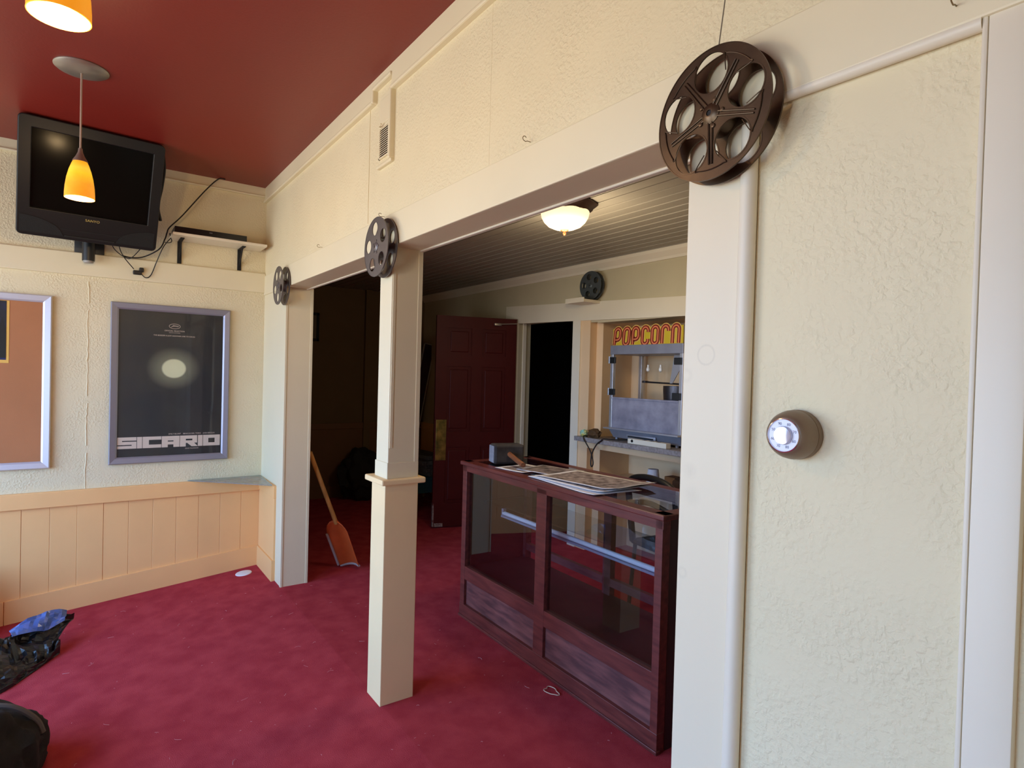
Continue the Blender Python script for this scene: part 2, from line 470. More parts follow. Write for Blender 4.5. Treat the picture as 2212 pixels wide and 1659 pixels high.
for (_x, _z, _r, _t, _k) in ((3.990, 1.545, 0.021, 0.0035, 0.22), (3.958, 1.290, 0.0, 0.022, 0.16), (3.965, 1.235, 0.0, 0.026, 0.14), (3.945, 1.06, 0.010, 0.006, 0.12), (3.94, 1.50, 0.012, 0.008, 0.10)):
    _d = _n.nodes.new('ShaderNodeVectorMath'); _d.operation = 'DISTANCE'; _d.inputs[1].default_value = (_x, -0.002, _z)
    _n.links.new(_g.outputs['Position'], _d.inputs[0])
    _q = _n.nodes.new('ShaderNodeMath'); _q.operation = 'SUBTRACT'; _q.inputs[1].default_value = _r; _n.links.new(_d.outputs['Value'], _q.inputs[0])
    _a = _n.nodes.new('ShaderNodeMath'); _a.operation = 'ABSOLUTE'; _n.links.new(_q.outputs[0], _a.inputs[0])
    _m = _n.nodes.new('ShaderNodeMapRange'); _m.inputs['From Max'].default_value = _t; _m.inputs['To Min'].default_value = _k; _m.inputs['To Max'].default_value = 0.0
    _n.links.new(_a.outputs[0], _m.inputs['Value'])
    _u = _n.nodes.new('ShaderNodeMath'); _u.operation = 'MULTIPLY'; _n.links.new(_m.outputs[0], _u.inputs[0]); _n.links.new(_w.outputs['Fac'], _u.inputs[1])
    if _prev is None: _prev = _u
    else:
        _s2 = _n.nodes.new('ShaderNodeMath'); _s2.operation = 'MAXIMUM'; _n.links.new(_prev.outputs[0], _s2.inputs[0]); _n.links.new(_u.outputs[0], _s2.inputs[1]); _prev = _s2
_x2 = _n.nodes.new('ShaderNodeMix'); _x2.data_type = 'RGBA'; _x2.inputs['A'].default_value = rgb(226, 213, 182); _x2.inputs['B'].default_value = rgb(70, 60, 56)
_n.links.new(_prev.outputs[0], _x2.inputs['Factor']); _n.links.new(_x2.outputs['Result'], _b.inputs['Base Color'])
struct(b, 'pillar_3', M_PIER, 'smooth cream pier right of the display case', 'pillar')
b = B(); b.lathe([(0.017, -0.02), (0.017, ZH)], (4.076, 0.004, 0), 'z', seg=20)
struct(b, 'trim_5', M_WHITE, 'rounded vertical bead beside the thermostat panel', 'trim')
b = B(); b.box(-0.0, 4.53, -0.008, 0.012, ZH - 0.006, 2.189, bev=0.004)
b.box(0.5, 4.0, 0.010, 0.136, ZH - 0.0055, ZH + 0.001)
struct(b, 'trim_6', M_CREAM, 'long cream header board across the openings', 'trim')
b = B(); b.box(XF1, XP, 0.132, 0.152, ZH - 0.012, ZH + 0.03, bev=0.004)
struct(b, 'trim_7', M_WHITE, 'thin white lip along the back of the header soffit', 'trim')
b = B(); b.tube([(4.09, 0.004, ZH - 0.004), (4.462, 0.004, ZH - 0.010)], 0.012, seg=16)
b.box(4.462, 4.470, -0.004, 0.02, -0.02, ZH, bev=0.003); b.box(4.470, 4.530, -0.003, 0.03, -0.02, ZH + 0.002, bev=0.003)
struct(b, 'trim_8', M_WHITE, 'smooth board and bead closing the thermostat panel on the right', 'trim')
# cornice of the partition, stepping up over the vent
b = B()
for x0, x1, z0 in ((0.0, 2.108, 2.748), (2.108, 2.318, 2.806), (2.318, XR, 2.742)):
    b.box(x0, x1, -0.016, 0.01, z0, ZC); b.box(x0, x1, -0.026, 0.01, z0 - 0.008, z0 + 0.010, bev=0.006)
b.box(2.104, 2.124, -0.026, 0.01, 2.742, 2.812, bev=0.006)
b.box(2.306, 2.328, -0.026, 0.01, 2.432, 2.742, bev=0.006)
b.box(2.165, 2.328, -0.018, 0.01, 2.420, 2.436, bev=0.005)
struct(b, 'trim_9', M_CREAM, 'cream cornice board over the partition, stepping round the vent', 'trim')
b = B(); b.box(2.038, 2.0415, -0.0025, 0.01, 2.20, 2.742); b.box(3.10, 3.1012, -0.0006, 0.01, 2.19, 2.735)
struct(b, 'wall_partition_joint', M_CREAM, 'thin vertical panel joint left of the vent', 'wall joint')
b = B()
b.tube(curve_pts([(4.010, -0.0005, 2.33), (4.008, -0.0005, 2.297), (4.001, -0.0005, 2.242), (3.995, -0.0005, 2.195)]), 0.0012, seg=5)
struct(b, 'wall_partition_crack', mat('crack_grey', (120, 112, 98), rough=0.9), 'hairline plaster crack above the bronze reel', 'crack')
# peach wainscot on the short return of the far pier
b = B(); b.box(0.012, 0.456, -0.014, 0.004, 0.0, 0.59, bev=0.003); b.box(0.012, 0.458, -0.020, 0.004, 0.578, 0.668, bev=0.004)
b.box(0.024, 0.46, -0.026, 0.004, -0.02, 0.145, bev=0.003)
struct(b, 'trim_10', M_PEACH, 'peach wainscot on the corner pier under the glass', 'trim')

# room behind the partition
LX = -2.1
M_OLD = mat('old_cream_plaster', (196, 184, 150), rough=0.7, var=0.06)
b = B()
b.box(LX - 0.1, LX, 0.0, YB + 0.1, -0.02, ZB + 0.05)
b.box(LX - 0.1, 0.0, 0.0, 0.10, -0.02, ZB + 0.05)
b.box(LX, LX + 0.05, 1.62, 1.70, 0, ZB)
struct(b, 'wall_back_left', mat('shade_brown_plaster', (112, 88, 58), rough=0.85, var=0.08), 'dim plaster wall seen through the left opening', 'wall')  # the dimness of this room is put into the dark brown colour
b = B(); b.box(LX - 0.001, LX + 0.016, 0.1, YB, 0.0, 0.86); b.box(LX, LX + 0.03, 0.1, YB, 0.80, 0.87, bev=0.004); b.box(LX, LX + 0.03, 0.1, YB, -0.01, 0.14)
struct(b, 'trim_11', mat('shaded_peach_paint', (118, 78, 46), rough=0.6, var=0.08), 'shadowed peach wainscot in the left opening', 'trim')  # peach boards coloured brown, their shade painted in
DX0, DX1, DZ = -0.03, 0.805, 2.01
AX0, AX1, AZ = 1.100, 2.95, 1.952
YT = YB + 0.15
b = B()
b.box(LX, DX0, YB, YT, -0.02, ZB + .05)
b.box(DX0, DX1, YB, YT, DZ, ZB + .05)
b.box(DX1, 1.015, YB, YT, -0.02, ZB + .05); b.box(1.015, AX0, YB, YT, 1.96, ZB + .05)
b.box(AX0, AX1, YB, YT, AZ, ZB + .05)
b.box(AX1 + 0.004, XR, YB, YT, -0.02, ZB + .05); b.box(AX1 - 0.002, AX1 + 0.1, YB - 0.004, YB + 0.02, -0.02, AZ + 0.02)
struct(b, 'wall_back', M_OLD, 'cream back wall of the concession room', 'wall')
b = B(); b.box(LX, DX0 - 0.12, YB - 0.014, YB + 0.005, 0, 0.80); b.box(LX, DX0 - 0.12, YB - 0.03, YB + 0.005, 0.78, 0.86, bev=0.004); b.box(LX, DX0 - .12, YB - 0.03, YB, -0.01, 0.14)
struct(b, 'trim_12', M_PEACH, 'peach wainscot behind the red door', 'trim')
b = B(); b.box(XR, XR + 0.1, FRONT, YB + 0.2, -0.4, ZC + 0.05)
struct(b, 'wall_right', M_STUCCO, 'cream stucco wall closing the right side', 'wall')
# crown and casings on the back wall
b = B()
b.prism([(LX, YB, 2.385), (LX, YB - 0.012, 2.385), (LX, YB - 0.018, 2.405), (LX, YB - 0.05, 2.440), (LX, YB - 0.055, ZB), (LX, YB, ZB)], (XR - LX, 0, 0))
struct(b, 'trim_13', M_WHITE, 'crown moulding along the back wall', 'trim')
b = B()
b.hexa([(-0.24, YB - 0.014, 2.012), (2.95, YB - 0.014, 1.925), (2.95, YB + 0.01, 1.925), (-0.24, YB + 0.01, 2.012),
        (-0.24, YB - 0.014, 2.19), (2.95, YB - 0.014, 2.055), (2.95, YB + 0.01, 2.055), (-0.24, YB + 0.01, 2.19)])
struct(b, 'trim_14', M_WHITE, 'sagging white header board over the dark doorway and popcorn alcove', 'trim')
b = B(); b.box(DX1, 0.905, YB - 0.018, YB + 0.15, -0.01, 1.99, bev=0.002)
struct(b, 'trim_15', M_WHITE, 'white casing board right of the dark doorway', 'trim')
b = B(); b.box(DX0 - 0.10, DX0, YB - 0.018, YB + 0.15, -0.01, DZ + .005, bev=0.002); b.box(DX0 - 0.012, DX0 + 0.012, YB + 0.05, YB + 0.09, 0, DZ, bev=0.002)
struct(b, 'trim_16', M_WHITE, 'white jamb board the red door hangs on', 'trim')
# the unlit room beyond the doorway
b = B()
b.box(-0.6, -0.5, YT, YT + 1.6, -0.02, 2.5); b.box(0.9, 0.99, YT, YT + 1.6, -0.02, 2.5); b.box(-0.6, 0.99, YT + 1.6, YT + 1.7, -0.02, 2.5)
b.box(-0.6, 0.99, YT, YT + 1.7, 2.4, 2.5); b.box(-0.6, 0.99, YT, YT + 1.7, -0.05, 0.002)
struct(b, 'wall_storeroom', mat('unlit_black', (10, 10, 10), rough=0.95, spec=0.1), 'black unlit storeroom beyond the doorway', 'room')  # near-black surfaces stand in for the darkness of the room
# popcorn alcove
YA = 2.85
b = B()
b.box(0.905, 1.021, YB - 0.006, YB + 0.072, 0, 1.985); b.box(1.010, AX0, YB + 0.071, YA, 0, AZ + .05)
b.box(AX0, AX1, YA, YA + 0.1, 0, AZ + .05)
b.box(AX1, AX1 + 0.1, YB, YA, 0, AZ + 0.05)
b.box(AX0 - .05, AX1 + .05, YT, YA, AZ, AZ + 0.05)
b.box(1.70, 1.75, YA - 0.02, YA, 0.99, AZ)
b.box(1.020, AX1, YB - 0.0065, YB + 0.02, 0.885, 0.944)
b.box(AX0, AX1, YB + 0.02, YA, 0.62, 0.645)
struct(b, 'wall_alcove', mat('pale_peach_paint', (232, 198, 154), rough=0.5, var=0.04), 'peach painted alcove built into the back wall', 'alcove')

# street front with the windows that light the lobby
b = B()
edges = [0.0, WINDOWS[0][0], WINDOWS[0][1], WINDOWS[1][0], WINDOWS[1][1], XR]
b.box(0, XR, FRONT - 0.15, FRONT, 2.40, ZC); b.box(0, XR, FRONT - 0.15, FRONT, -0.4, 0.30)
for i in (0, 2, 4):
    b.box(edges[i], edges[i + 1], FRONT - 0.15, FRONT, 0.30, 2.40)
struct(b, 'wall_front', M_STUCCO, 'street wall with the shop windows', 'wall')
for i, (x0, x1, z0, z1) in enumerate(WINDOWS):
    b = B()
    for q in ((x0, x0 + 0.06), (x1 - 0.06, x1)): b.box(q[0], q[1], FRONT - 0.12, FRONT + 0.01, z0, z1, bev=0.003)
    for q in ((z0, z0 + 0.06), (z1 - 0.06, z1)): b.box(x0, x1, FRONT - 0.12, FRONT + 0.01, q[0], q[1], bev=0.003)
    if i == 0: b.box((x0 + x1) / 2 - 0.025, (x0 + x1) / 2 + 0.025, FRONT - 0.1, FRONT - 0.02, z0, z1)
    f = struct(b, 'window_%d' % (i + 1), M_WHITE, 'wide shop window facing the street' if i == 0 else 'narrower shop window facing the street', 'window')
    f.location.z = f.location.z
    b = B(); b.box(x0 + 0.02, x1 - 0.02, FRONT - 0.075, FRONT - 0.069, z0 + 0.02, z1 - 0.02)
    build(b, 'pane', M_GLASS, f, world=True)

# ---------------------------------------------------------------- the red door, standing open
hx, hy = -0.035, YB - 0.03
ang = math.atan2(1.618 - hy, -0.265 - hx)
DW = math.hypot(1.618 - hy, -0.265 - hx)
dr = thing('door_1', 'dark red six-panel door standing open in the back room', 'door', (hx, hy, 0.0), (0, 0, ang), kind='structure')
b = B(); H0, H1 = 0.015, 2.045
st = 0.11
cx = DW / 2
rails = [(H0, 0.24), (0.78, 0.93), (1.56, 1.67), (1.93, H1)]
b.box(0, st, -0.02, 0.02, H0, H1); b.box(DW - st, DW, -0.02, 0.02, H0, H1); b.box(cx - st / 2, cx + st / 2, -0.02, 0.02, H0, H1)
for z0, z1 in rails:
    for x0, x1 in ((st, cx - st / 2), (cx + st / 2, DW - st)): b.box(x0, x1, -0.02, 0.02, z0, z1)
for z0, z1 in ((0.24, 0.78), (0.93, 1.56), (1.67, 1.93)):
    for x0, x1 in ((st, cx - st / 2), (cx + st / 2, DW - st)):
        b.box(x0, x1, -0.008, 0.008, z0, z1)
        b.box(x0 + 0.03, x1 - 0.03, -0.016, 0.016, z0 + 0.03, z1 - 0.03, bev=0.007)
build(b, 'door_leaf', M_REDDOOR, dr)
b = B(); b.box(DW - 0.115, DW - 0.015, 0.0195, 0.0225, 0.655, 1.045, bev=0.0008); b.box(DW - 0.115, DW - 0.015, -0.0225, -0.0195, 0.655, 1.045, bev=0.0008)
build(b, 'push_plate', M_BRASS, dr)
b = B(); b.box(DW - 0.10, DW - 0.02, 0.019, 0.021, 0.015, 0.05); b.box(DW - 0.012, DW + 0.001, -0.02, 0.0205, 0.016, 0.24)
build(b, 'worn_corner', mat('bare_primer', (150, 138, 128), rough=0.8, col2=(92, 20, 16), vscale=30), dr)
b = B()
b.tube([(0.20, 0.05, 1.985), (0.02, 0.09, 1.995)], 0.006, seg=8); b.box(0.17, 0.24, 0.02, 0.055, 1.97, 1.995, bev=0.004)
build(b, 'closer_arm', M_NICKEL, dr)

# ================================================================ THINGS
# ---------------------------------------------------------------- film reels
def make_reel(name, label, R, depth, m, hole_r, hole_c, ph, ribs, loc, group, rot=(0, 0, 0)):
    """axis along local y; local origin at the middle of the rear face, front at -depth"""
    t = thing(name, label, 'film reel', loc, rot, group)
    def flange(y, front):
        holes = [circ(hole_r, 36, (hole_c * math.cos(math.radians(ph + 72 * k)), hole_c * math.sin(math.radians(ph + 72 * k)))) for k in range(5)]
        loops = [circ(R, 96)] + holes + [circ(0.006, 16)]
        me = plate(loops, 0.0022, 0.0006)
        M = Matrix.Translation((0, y, 0)) @ Matrix.Rotation(math.radians(90), 4, 'X')
        b = B(); b.add_mesh(me, M); bpy.data.meshes.remove(me)
        b.lathe([(R - 0.001, y - 0.002), (R + 0.0012, y - 0.002), (R + 0.0012, y + 0.002), (R - 0.001, y + 0.002)], (0, 0, 0), 'y', 96, close=True)
        s = -1 if front else 1
        for k in range(5):
            a = math.radians(ph + 72 * k)
            c = (hole_c * math.cos(a), 0, hole_c * math.sin(a))
            b.lathe([(hole_r - 0.0006, y - 0.0018), (hole_r + 0.0022, y - 0.0018), (hole_r + 0.0022, y + 0.0018), (hole_r - 0.0006, y + 0.0018)], c, 'y', 36, close=True)
        return b
    rear = build(flange(-0.002, False), 'rear_flange', m, t)
    fb = flange(-depth + 0.002, True)
    if ribs:
        for k in range(5):
            a = math.radians(ph + 36 + 72 * k)
            ux, uz = math.cos(a), math.sin(a); yy = -depth - 0.0004
            for off in (-0.0045, 0.0045):
                ox, oz = -uz * off, ux * off
                fb.tube([(ux * 0.018 + ox, yy, uz * 0.018 + oz), (ux * R * 0.78 + ox * 0.75, yy, uz * R * 0.78 + oz * 0.75)], 0.0018, seg=8)
            # pressed sector outline near the rim
            arc = []
            for q in range(13):
                aa = a + math.radians(-19 + 38 * q / 12)
                arc.append((math.cos(aa) * R * 0.86, yy, math.sin(aa) * R * 0.86))
            for sgn in (1,):
                a0 = a - math.radians(10); a1 = a + math.radians(10)
                arc = [(math.cos(a0) * R * 0.62, yy, math.sin(a0) * R * 0.62)] + arc + [(math.cos(a1) * R * 0.62, yy, math.sin(a1) * R * 0.62)]
            fb.tube(curve_pts(arc, 3), 0.0011, seg=6)
    build(fb, 'front_flange', m, t)
    b = B()
    hr = R * 0.30
    b.lathe([(hr, -0.003), (hr, -depth + 0.003)], (0, 0, 0), 'y', 40)
    b.lathe([(hr - 0.002, -0.003), (hr - 0.002, -depth + 0.003)], (0, 0, 0), 'y', 40)
    build(b, 'core', m, t)
    b = B()
    b.lathe([(0.006, -depth - 0.001), (0.006, -depth - 0.006), (0.0105, -depth - 0.006), (0.0165, -depth - 0.003), (0.021, -depth - 0.0006), (0.021, -depth + 0.001)], (0, 0, 0), 'y', 24)
    for k in range(5):
        a = math.radians(ph + 36 + 72 * k + 14)
        b.lathe([(0.0, -depth - 0.003), (0.004, -depth - 0.0022), (0.005, -depth)], (0.028 * math.cos(a), 0, 0.028 * math.sin(a)), 'y', 10)
    build(b, 'hub', m, t)
    b = B(); b.lathe([(0.0055, 0.004), (0.0055, -depth - 0.004), (0, -depth - 0.004)], (0, 0, 0), 'y', 12)
    build(b, 'spindle', M_BLACK, t)
    return t
GR = 'film reels hung as decoration'
make_reel('film_reel', 'large bronze film reel on the header above the right pier', 0.1335, 0.042, M_BRONZE, 0.0405, 0.0835, 92, True, (4.024, -0.017, 2.036), GR)
make_reel('film_reel', 'grey film reel hung at the top of the middle post', 0.130, 0.046, M_REELGREY, 0.030, 0.083, 100, False, (2.290, -0.015, 2.040), GR)
make_reel('film_reel', 'grey film reel hung on the corner pier, smallest in view', 0.127, 0.046, M_REELGREY, 0.030, 0.080, 52, False, (0.625, -0.014, 2.048), GR)
make_reel('film_reel', 'grey-green film reel standing on the little bracket shelf above the black doorway', 0.120, 0.040, M_REELGREEN, 0.026, 0.074, 104, False, (1.085, 2.375, 2.1385 + 0.1215), GR, (0, 0, math.radians(4)))
b = B(); b.box(0.905, 1.135, 2.225, YB - 0.012, 2.112, 2.136, bev=0.002)
b.box(0.904, 1.136, 2.223, 2.231, 2.110, 2.150, bev=0.001)
tag(build(b, 'reel_shelf', M_WHITE), 'little white shelf under the grey-green reel', 'shelf')

# ---------------------------------------------------------------- screw hooks along the header
def make_hook():
    b = B()
    P = [(0, 0.006, 0), (0, -0.012, 0), (0, -0.020, -0.004)]
    for k in range(9):
        a = math.radians(-80 + 230 * k / 8)
        P.append((0, -0.026 - 0.010 * math.cos(a), 0.006 + 0.010 * math.sin(a) + 0.002))
    b.tube(curve_pts(P, 3), 0.0016, seg=7)
    return build(b, 'screw_hook', mat('hook_brass', (128, 108, 76), rough=0.4, metal=0.6), origin=False)
hk = make_hook(); hk.scale = (0.7, 0.7, 0.7); hk.location = (3.334, -0.006, 2.200)
tag(hk, 'brass screw hook alone on the header seam above the case opening', 'hook', 'screw hooks along the header')
dup(hk, (2.243, -0.006, 2.192), label='brass screw hook just above the middle grey reel')
dup(hk, (1.36, -0.006, 2.194), label='brass screw hook on the header over the left opening')
dup(hk, (4.43, -0.006, 2.076), label='screw hook on the header nearest the right edge')

# ---------------------------------------------------------------- pendant lamps
M_SHADE = mat('amber_glass', (255, 178, 60), rough=0.35, col2=(245, 150, 34), vscale=14, emit=(255, 160, 28), estr=0.75)
_n = M_SHADE.node_tree; _b = _n.nodes['Principled BSDF']
_t = _n.nodes.new('ShaderNodeTexCoord'); _s = _n.nodes.new('ShaderNodeSeparateXYZ'); _n.links.new(_t.outputs['Object'], _s.inputs[0])
_m = _n.nodes.new('ShaderNodeMapRange'); _m.inputs['From Min'].default_value = -0.60; _m.inputs['From Max'].default_value = -0.42
_n.links.new(_s.outputs['Z'], _m.inputs['Value'])
_c = _n.nodes.new('ShaderNodeValToRGB'); _n.links.new(_m.outputs[0], _c.inputs[0])
_c.color_ramp.elements[0].position = 0.0; _c.color_ramp.elements[0].color = rgb(236, 150, 30)
_c.color_ramp.elements[1].position = 1.0; _c.color_ramp.elements[1].color = rgb(255, 170, 30)
for _p, _k in ((0.35, (240, 160, 34)), (0.62, (255, 216, 40)), (0.76, (255, 224, 70)), (0.9, (255, 188, 40))):
    _e = _c.color_ramp.elements.new(_p); _e.color = rgb(*_k)
_n.links.new(_c.outputs[0], _b.inputs['Emission Color'])           # the bulb glows through the middle of the glass
M_BULB = mat('lamp_bulb', (255, 236, 190), rough=0.4, emit=(255, 214, 140), estr=14.0)
M_INNER = mat('shade_inside', (255, 244, 214), rough=0.5, emit=(255, 220, 150), estr=1.6)
pd = thing('pendant_lamp', 'amber glass pendant lamp hanging in front of the television', 'pendant lamp', (1.372, -1.130, ZC), group='amber pendant lamps')
b = B(); b.lathe([(0, 0.0), (0.106, 0.0), (0.107, -0.004), (0.098, -0.011), (0.06, -0.020), (0.015, -0.024), (0, -0.024)], seg=48)
build(b, 'canopy', M_NICKEL, pd)
b = B(); b.tube([(0, 0, -0.02), (0, 0, -0.375)], 0.0042, seg=10)
build(b, 'cord', mat('pale_cord', (176, 150, 132), rough=0.5), pd)
b = B(); b.lathe([(0, -0.366), (0.008, -0.368), (0.010, -0.385), (0.018, -0.405), (0.029, -0.424), (0.030, -0.430), (0, -0.430)], seg=24)
build(b, 'socket_cap', M_NICKEL, pd)
b = B()
pr = [(0.026, -0.425), (0.033, -0.440), (0.043, -0.470), (0.051, -0.505), (0.0565, -0.545), (0.0585, -0.575), (0.0588, -0.598)]
b.lathe(pr, seg=40, mi=0)
b.lathe([(0.0588, -0.598), (0.0570, -0.5985)], seg=40, mi=0)
b.lathe([(r - 0.0022, z) for r, z in pr], seg=40, mi=1)
build(b, 'shade', [M_SHADE, M_INNER], pd, fix=False)
b = B(); b.lathe([(0, -0.43), (0.012, -0.435), (0.013, -0.46), (0.022, -0.485), (0.026, -0.505), (0.022, -0.525), (0.010, -0.538), (0, -0.54)], seg=20)
build(b, 'bulb', M_BULB, pd)
dup(pd, (3.126, -1.150, ZC), label='amber glass pendant lamp cut by the top edge, nearest the camera')
def lamp_light(loc, power, col, r=0.03):
    l = bpy.data.lights.new('lamp_light', 'POINT'); l.energy = power; l.color = col; l.shadow_soft_size = r
    o = bpy.data.objects.new('lamp_light', l); COL.objects.link(o); o.location = loc
    return o
for x, y in ((1.372, -1.130), (3.126, -1.150)):
    lamp_light((x, y, ZC - 0.640), PENDANT_W, (1.0, 0.68, 0.34), 0.035)

# ---------------------------------------------------------------- television with its wall arm
TL = Vector((0.61, -1.409, 2.83)); TRt = Vector((0.551, -0.725, 2.83)); BL = Vector((0.34, -1.448, 2.235))
ux = (TRt - TL).normalized(); nz_ = ux.cross(BL - TL).normalized(); uy = nz_.cross(ux)   # uy points down
if uy.z > 0: uy = -uy
nrm = ux.cross(-uy)                                                                       # out of the screen
if nrm.x < 0: nrm = -nrm
Rtv = Matrix((ux, -uy, nrm)).transposed()
tv = thing('television', 'black television tilted down from the poster wall under the red ceiling', 'television', TL, Rtv.to_euler())
TW, TH = 0.690, 0.655
def rrect(x0, x1, y0, y1, r, n=6):
    P = []
    for cx_, cy_, a0 in ((x1 - r, y1 - r, 0), (x0 + r, y1 - r, 90), (x0 + r, y0 + r, 180), (x1 - r, y0 + r, 270)):
        for k in range(n + 1):
            a = math.radians(a0 + 90 * k / n); P.append((cx_ + r * math.cos(a), cy_ + r * math.sin(a)))
    return P
SX0, SX1, SY0, SY1 = 0.052, 0.640, -0.502, -0.053
b = B(); me = plate([rrect(0, TW, -TH, 0, 0.022), rrect(SX0, SX1, SY0, SY1, 0.006)], 0.028, 0.005)
b.add_mesh(me, Matrix.Translation((0, 0, -0.012))); build(b, 'bezel', M_TVGREY, tv)
b = B(); me = plate([rrect(0.006, TW - 0.006, -TH + 0.004, -0.004, 0.02)], 0.05, 0.004); b.add_mesh(me, Matrix.Translation((0, 0, -0.050)))
b.box(0.10, TW - 0.10, -TH + 0.09, -0.10, -0.135, -0.07, bev=0.02)
build(b, 'back_shell', M_BLACKP, tv)
b = B(); b.box(SX0 - 0.004, SX1 + 0.004, SY0 - 0.004, SY1 + 0.004, -0.018, -0.012); build(b, 'screen', M_SCREEN, tv)
for nm, cxs in (('l', 0.0), ('r', 1.0)):
    P = [(0.010, -0.640), (0.010, -0.548)]
    for k in range(11):
        t = k / 10; P.append((0.012 + 0.185 * t, -0.542 - 0.055 * t ** 2.2 - 0.01 * (t > .95)))
    P.append((0.215, -0.640))
    if cxs: P = [(TW - x, y) for x, y in P]
    b = B(); me = plate([P], 0.004, 0.0); b.add_mesh(me, Matrix.Translation((0, 0, 0.0025))); build(b, 'speaker_grille', M_TVSPK, tv)
b = B(); b.box(0.22, 0.47, -0.642, -0.632, -0.002, 0.006, bev=0.002); b.box(0.20, 0.50, -0.600, -0.596, -0.002, 0.0035)
build(b, 'control_strip', M_BLACK, tv)
b = B(); me = text_mesh('SANYO', 0.020, 0.0004, spacing=1.05, sx=1.05); b.add_mesh(me, Matrix.Translation((0.352, -0.526, 0.0026))); build(b, 'logo', mat('logo_gold', (190, 168, 96), rough=0.4), tv)
b = B()
b.tube(curve_pts([(TW + 0.004, -0.04, -0.075), (TW + 0.020, -0.14, -0.07), (TW + 0.016, -0.26, -0.07), (TW + 0.006, -0.38, -0.07), (TW + 0.026, -0.47, -0.065)], 6), 0.009, seg=8)
build(b, 'hanging_strap', M_BLACK, tv)
b = B()
b.box(0.002, 0.018, -1.17, -1.01, 2.19, 2.52, bev=0.003)
b.lathe([(0.0, 2.135), (0.024, 2.136), (0.028, 2.142), (0.028, 2.150)], (0.085, -1.095, 0), 'z', 24, mi=1)
b.lathe([(0.034, 2.150), (0.034, 2.42), (0, 2.42)], (0.085, -1.095, 0), 'z', 24)
b.lathe([(0, 2.150), (0.034, 2.150)], (0.085, -1.095, 0), 'z', 24)
b.box(0.01, 0.085, -1.118, -1.072, 2.22, 2.40, bev=0.004)
b.cyl((0.085, -1.095, 2.38), (0.30, -1.09, 2.50), 0.018)
build(b, 'wall_arm', [M_BLACKP, mat('grey_cap', (150, 146, 138), rough=0.5)], tv, world=True)

# shelf with the disc player
b = B(); b.box(0.024, 0.245, -0.640, -0.045, 2.366, 2.384, bev=0.003)
ws = thing('wall_shelf', 'white wall shelf holding the black disc player', 'shelf', (0.0, -0.35, 2.366))
build(b, 'board', M_WHITE, ws, world=True)
for yb in (-0.575, -0.185):
    b = B(); b.box(0.001, 0.008, yb - 0.013, yb + 0.013, 2.212, 2.366, bev=0.001); b.box(0.001, 0.17, yb - 0.012, yb + 0.012, 2.360, 2.366, bev=0.001)
    b.prism([(0.004, yb - 0.003, 2.25), (0.11, yb - 0.003, 2.361), (0.13, yb - 0.003, 2.361), (0.004, yb - 0.003, 2.228)], (0, 0.006, 0))
    build(b, 'bracket', M_BLACK, ws, world=True)
dv = thing('disc_player', 'slim black disc player lying on the white wall shelf', 'disc player', (0.13, -0.40, 2.384))
b = B(); b.box(0.028, 0.222, -0.628, -0.178, 2.3865, 2.428, bev=0.002)
for y in (-0.6, -0.2): b.box(0.05, 0.07, y - .01, y + .01, 2.384, 2.388); b.box(0.18, 0.2, y - .01, y + .01, 2.384, 2.388)
build(b, 'body', M_BLACKP, dv, world=True)
b = B(); b.box(0.2215, 0.2235, -0.627, -0.179, 2.388, 2.427); build(b, 'front_panel', mat('gloss_black', (8, 8, 9), rough=0.15), dv, world=True)
Mx = Matrix(((0, 0, 1, 0), (1, 0, 0, 0), (0, 1, 0, 0), (0, 0, 0, 1)))   # text x -> world y, text y -> world z, facing +x
b = B(); me = text_mesh('DVD', 0.009, 0.0002); b.add_mesh(me, Matrix.Translation((0.224, -0.41, 2.412)) @ Mx)
build(b, 'logo', mat('silver_print', (150, 150, 150), rough=0.5), dv, world=True)

# cables hanging by the television
b = B(); b.tube(curve_pts([(0.06, -0.300, 2.846), (0.06, -0.345, 2.838), (0.07, -0.43, 2.735), (0.085, -0.572, 2.53), (0.08, -0.645, 2.44), (0.08, -0.660, 2.40), (0.09, -0.672, 2.355), (0.10, -0.705, 2.28), (0.06, -0.79, 2.222), (0.055, -0.86, 2.207), (0.055, -0.91, 2.213)], 8), 0.0042, seg=8)
tag(build(b, 'aerial_cable', M_RUBBERCABLE), 'long black cable dropping from the ceiling to the television', 'cable')
b = B(); b.tube(curve_pts([(0.10, -0.635, 2.37), (0.09, -0.68, 2.30), (0.04, -0.715, 2.20), (0.033, -0.745, 2.11), (0.033, -0.775, 2.085), (0.033, -0.805, 2.11)], 8), 0.003, seg=8)
b.tube(curve_pts([(0.035, -0.845, 2.135), (0.06, -0.90, 2.20), (0.10, -0.93, 2.255), (0.14, -0.94, 2.33)], 6), 0.003, seg=8)
ca = build(b, 'looped_lead', M_RUBBERCABLE, tv, world=True)
b = B(); b.box(0.020, 0.046, -0.850, -0.800, 2.100, 2.128, bev=0.006); b.box(0.02, 0.044, -0.815, -0.788, 2.12, 2.15, bev=0.006)
build(b, 'plug_adaptor', M_RUBBERCABLE, ca, world=True)
b = B(); b.tube(curve_pts([(0.10, -0.79, 2.30), (0.07, -0.86, 2.205), (0.06, -0.90, 2.205), (0.08, -0.96, 2.25), (0.12, -0.985, 2.32)], 6), 0.0028, seg=8)
build(b, 'signal_lead', M_RUBBERCABLE, tv, world=True)
b = B(); b.tube(curve_pts([(0.2, -0.69, 2.315), (0.14, -0.66, 2.322), (0.09, -0.632, 2.345), (0.05, -0.640, 2.40), (0.024, -0.634, 2.41)], 6), 0.003, seg=8)
tag(build(b, 'player_lead', M_RUBBERCABLE), 'black lead running from the disc player to the television', 'cable')

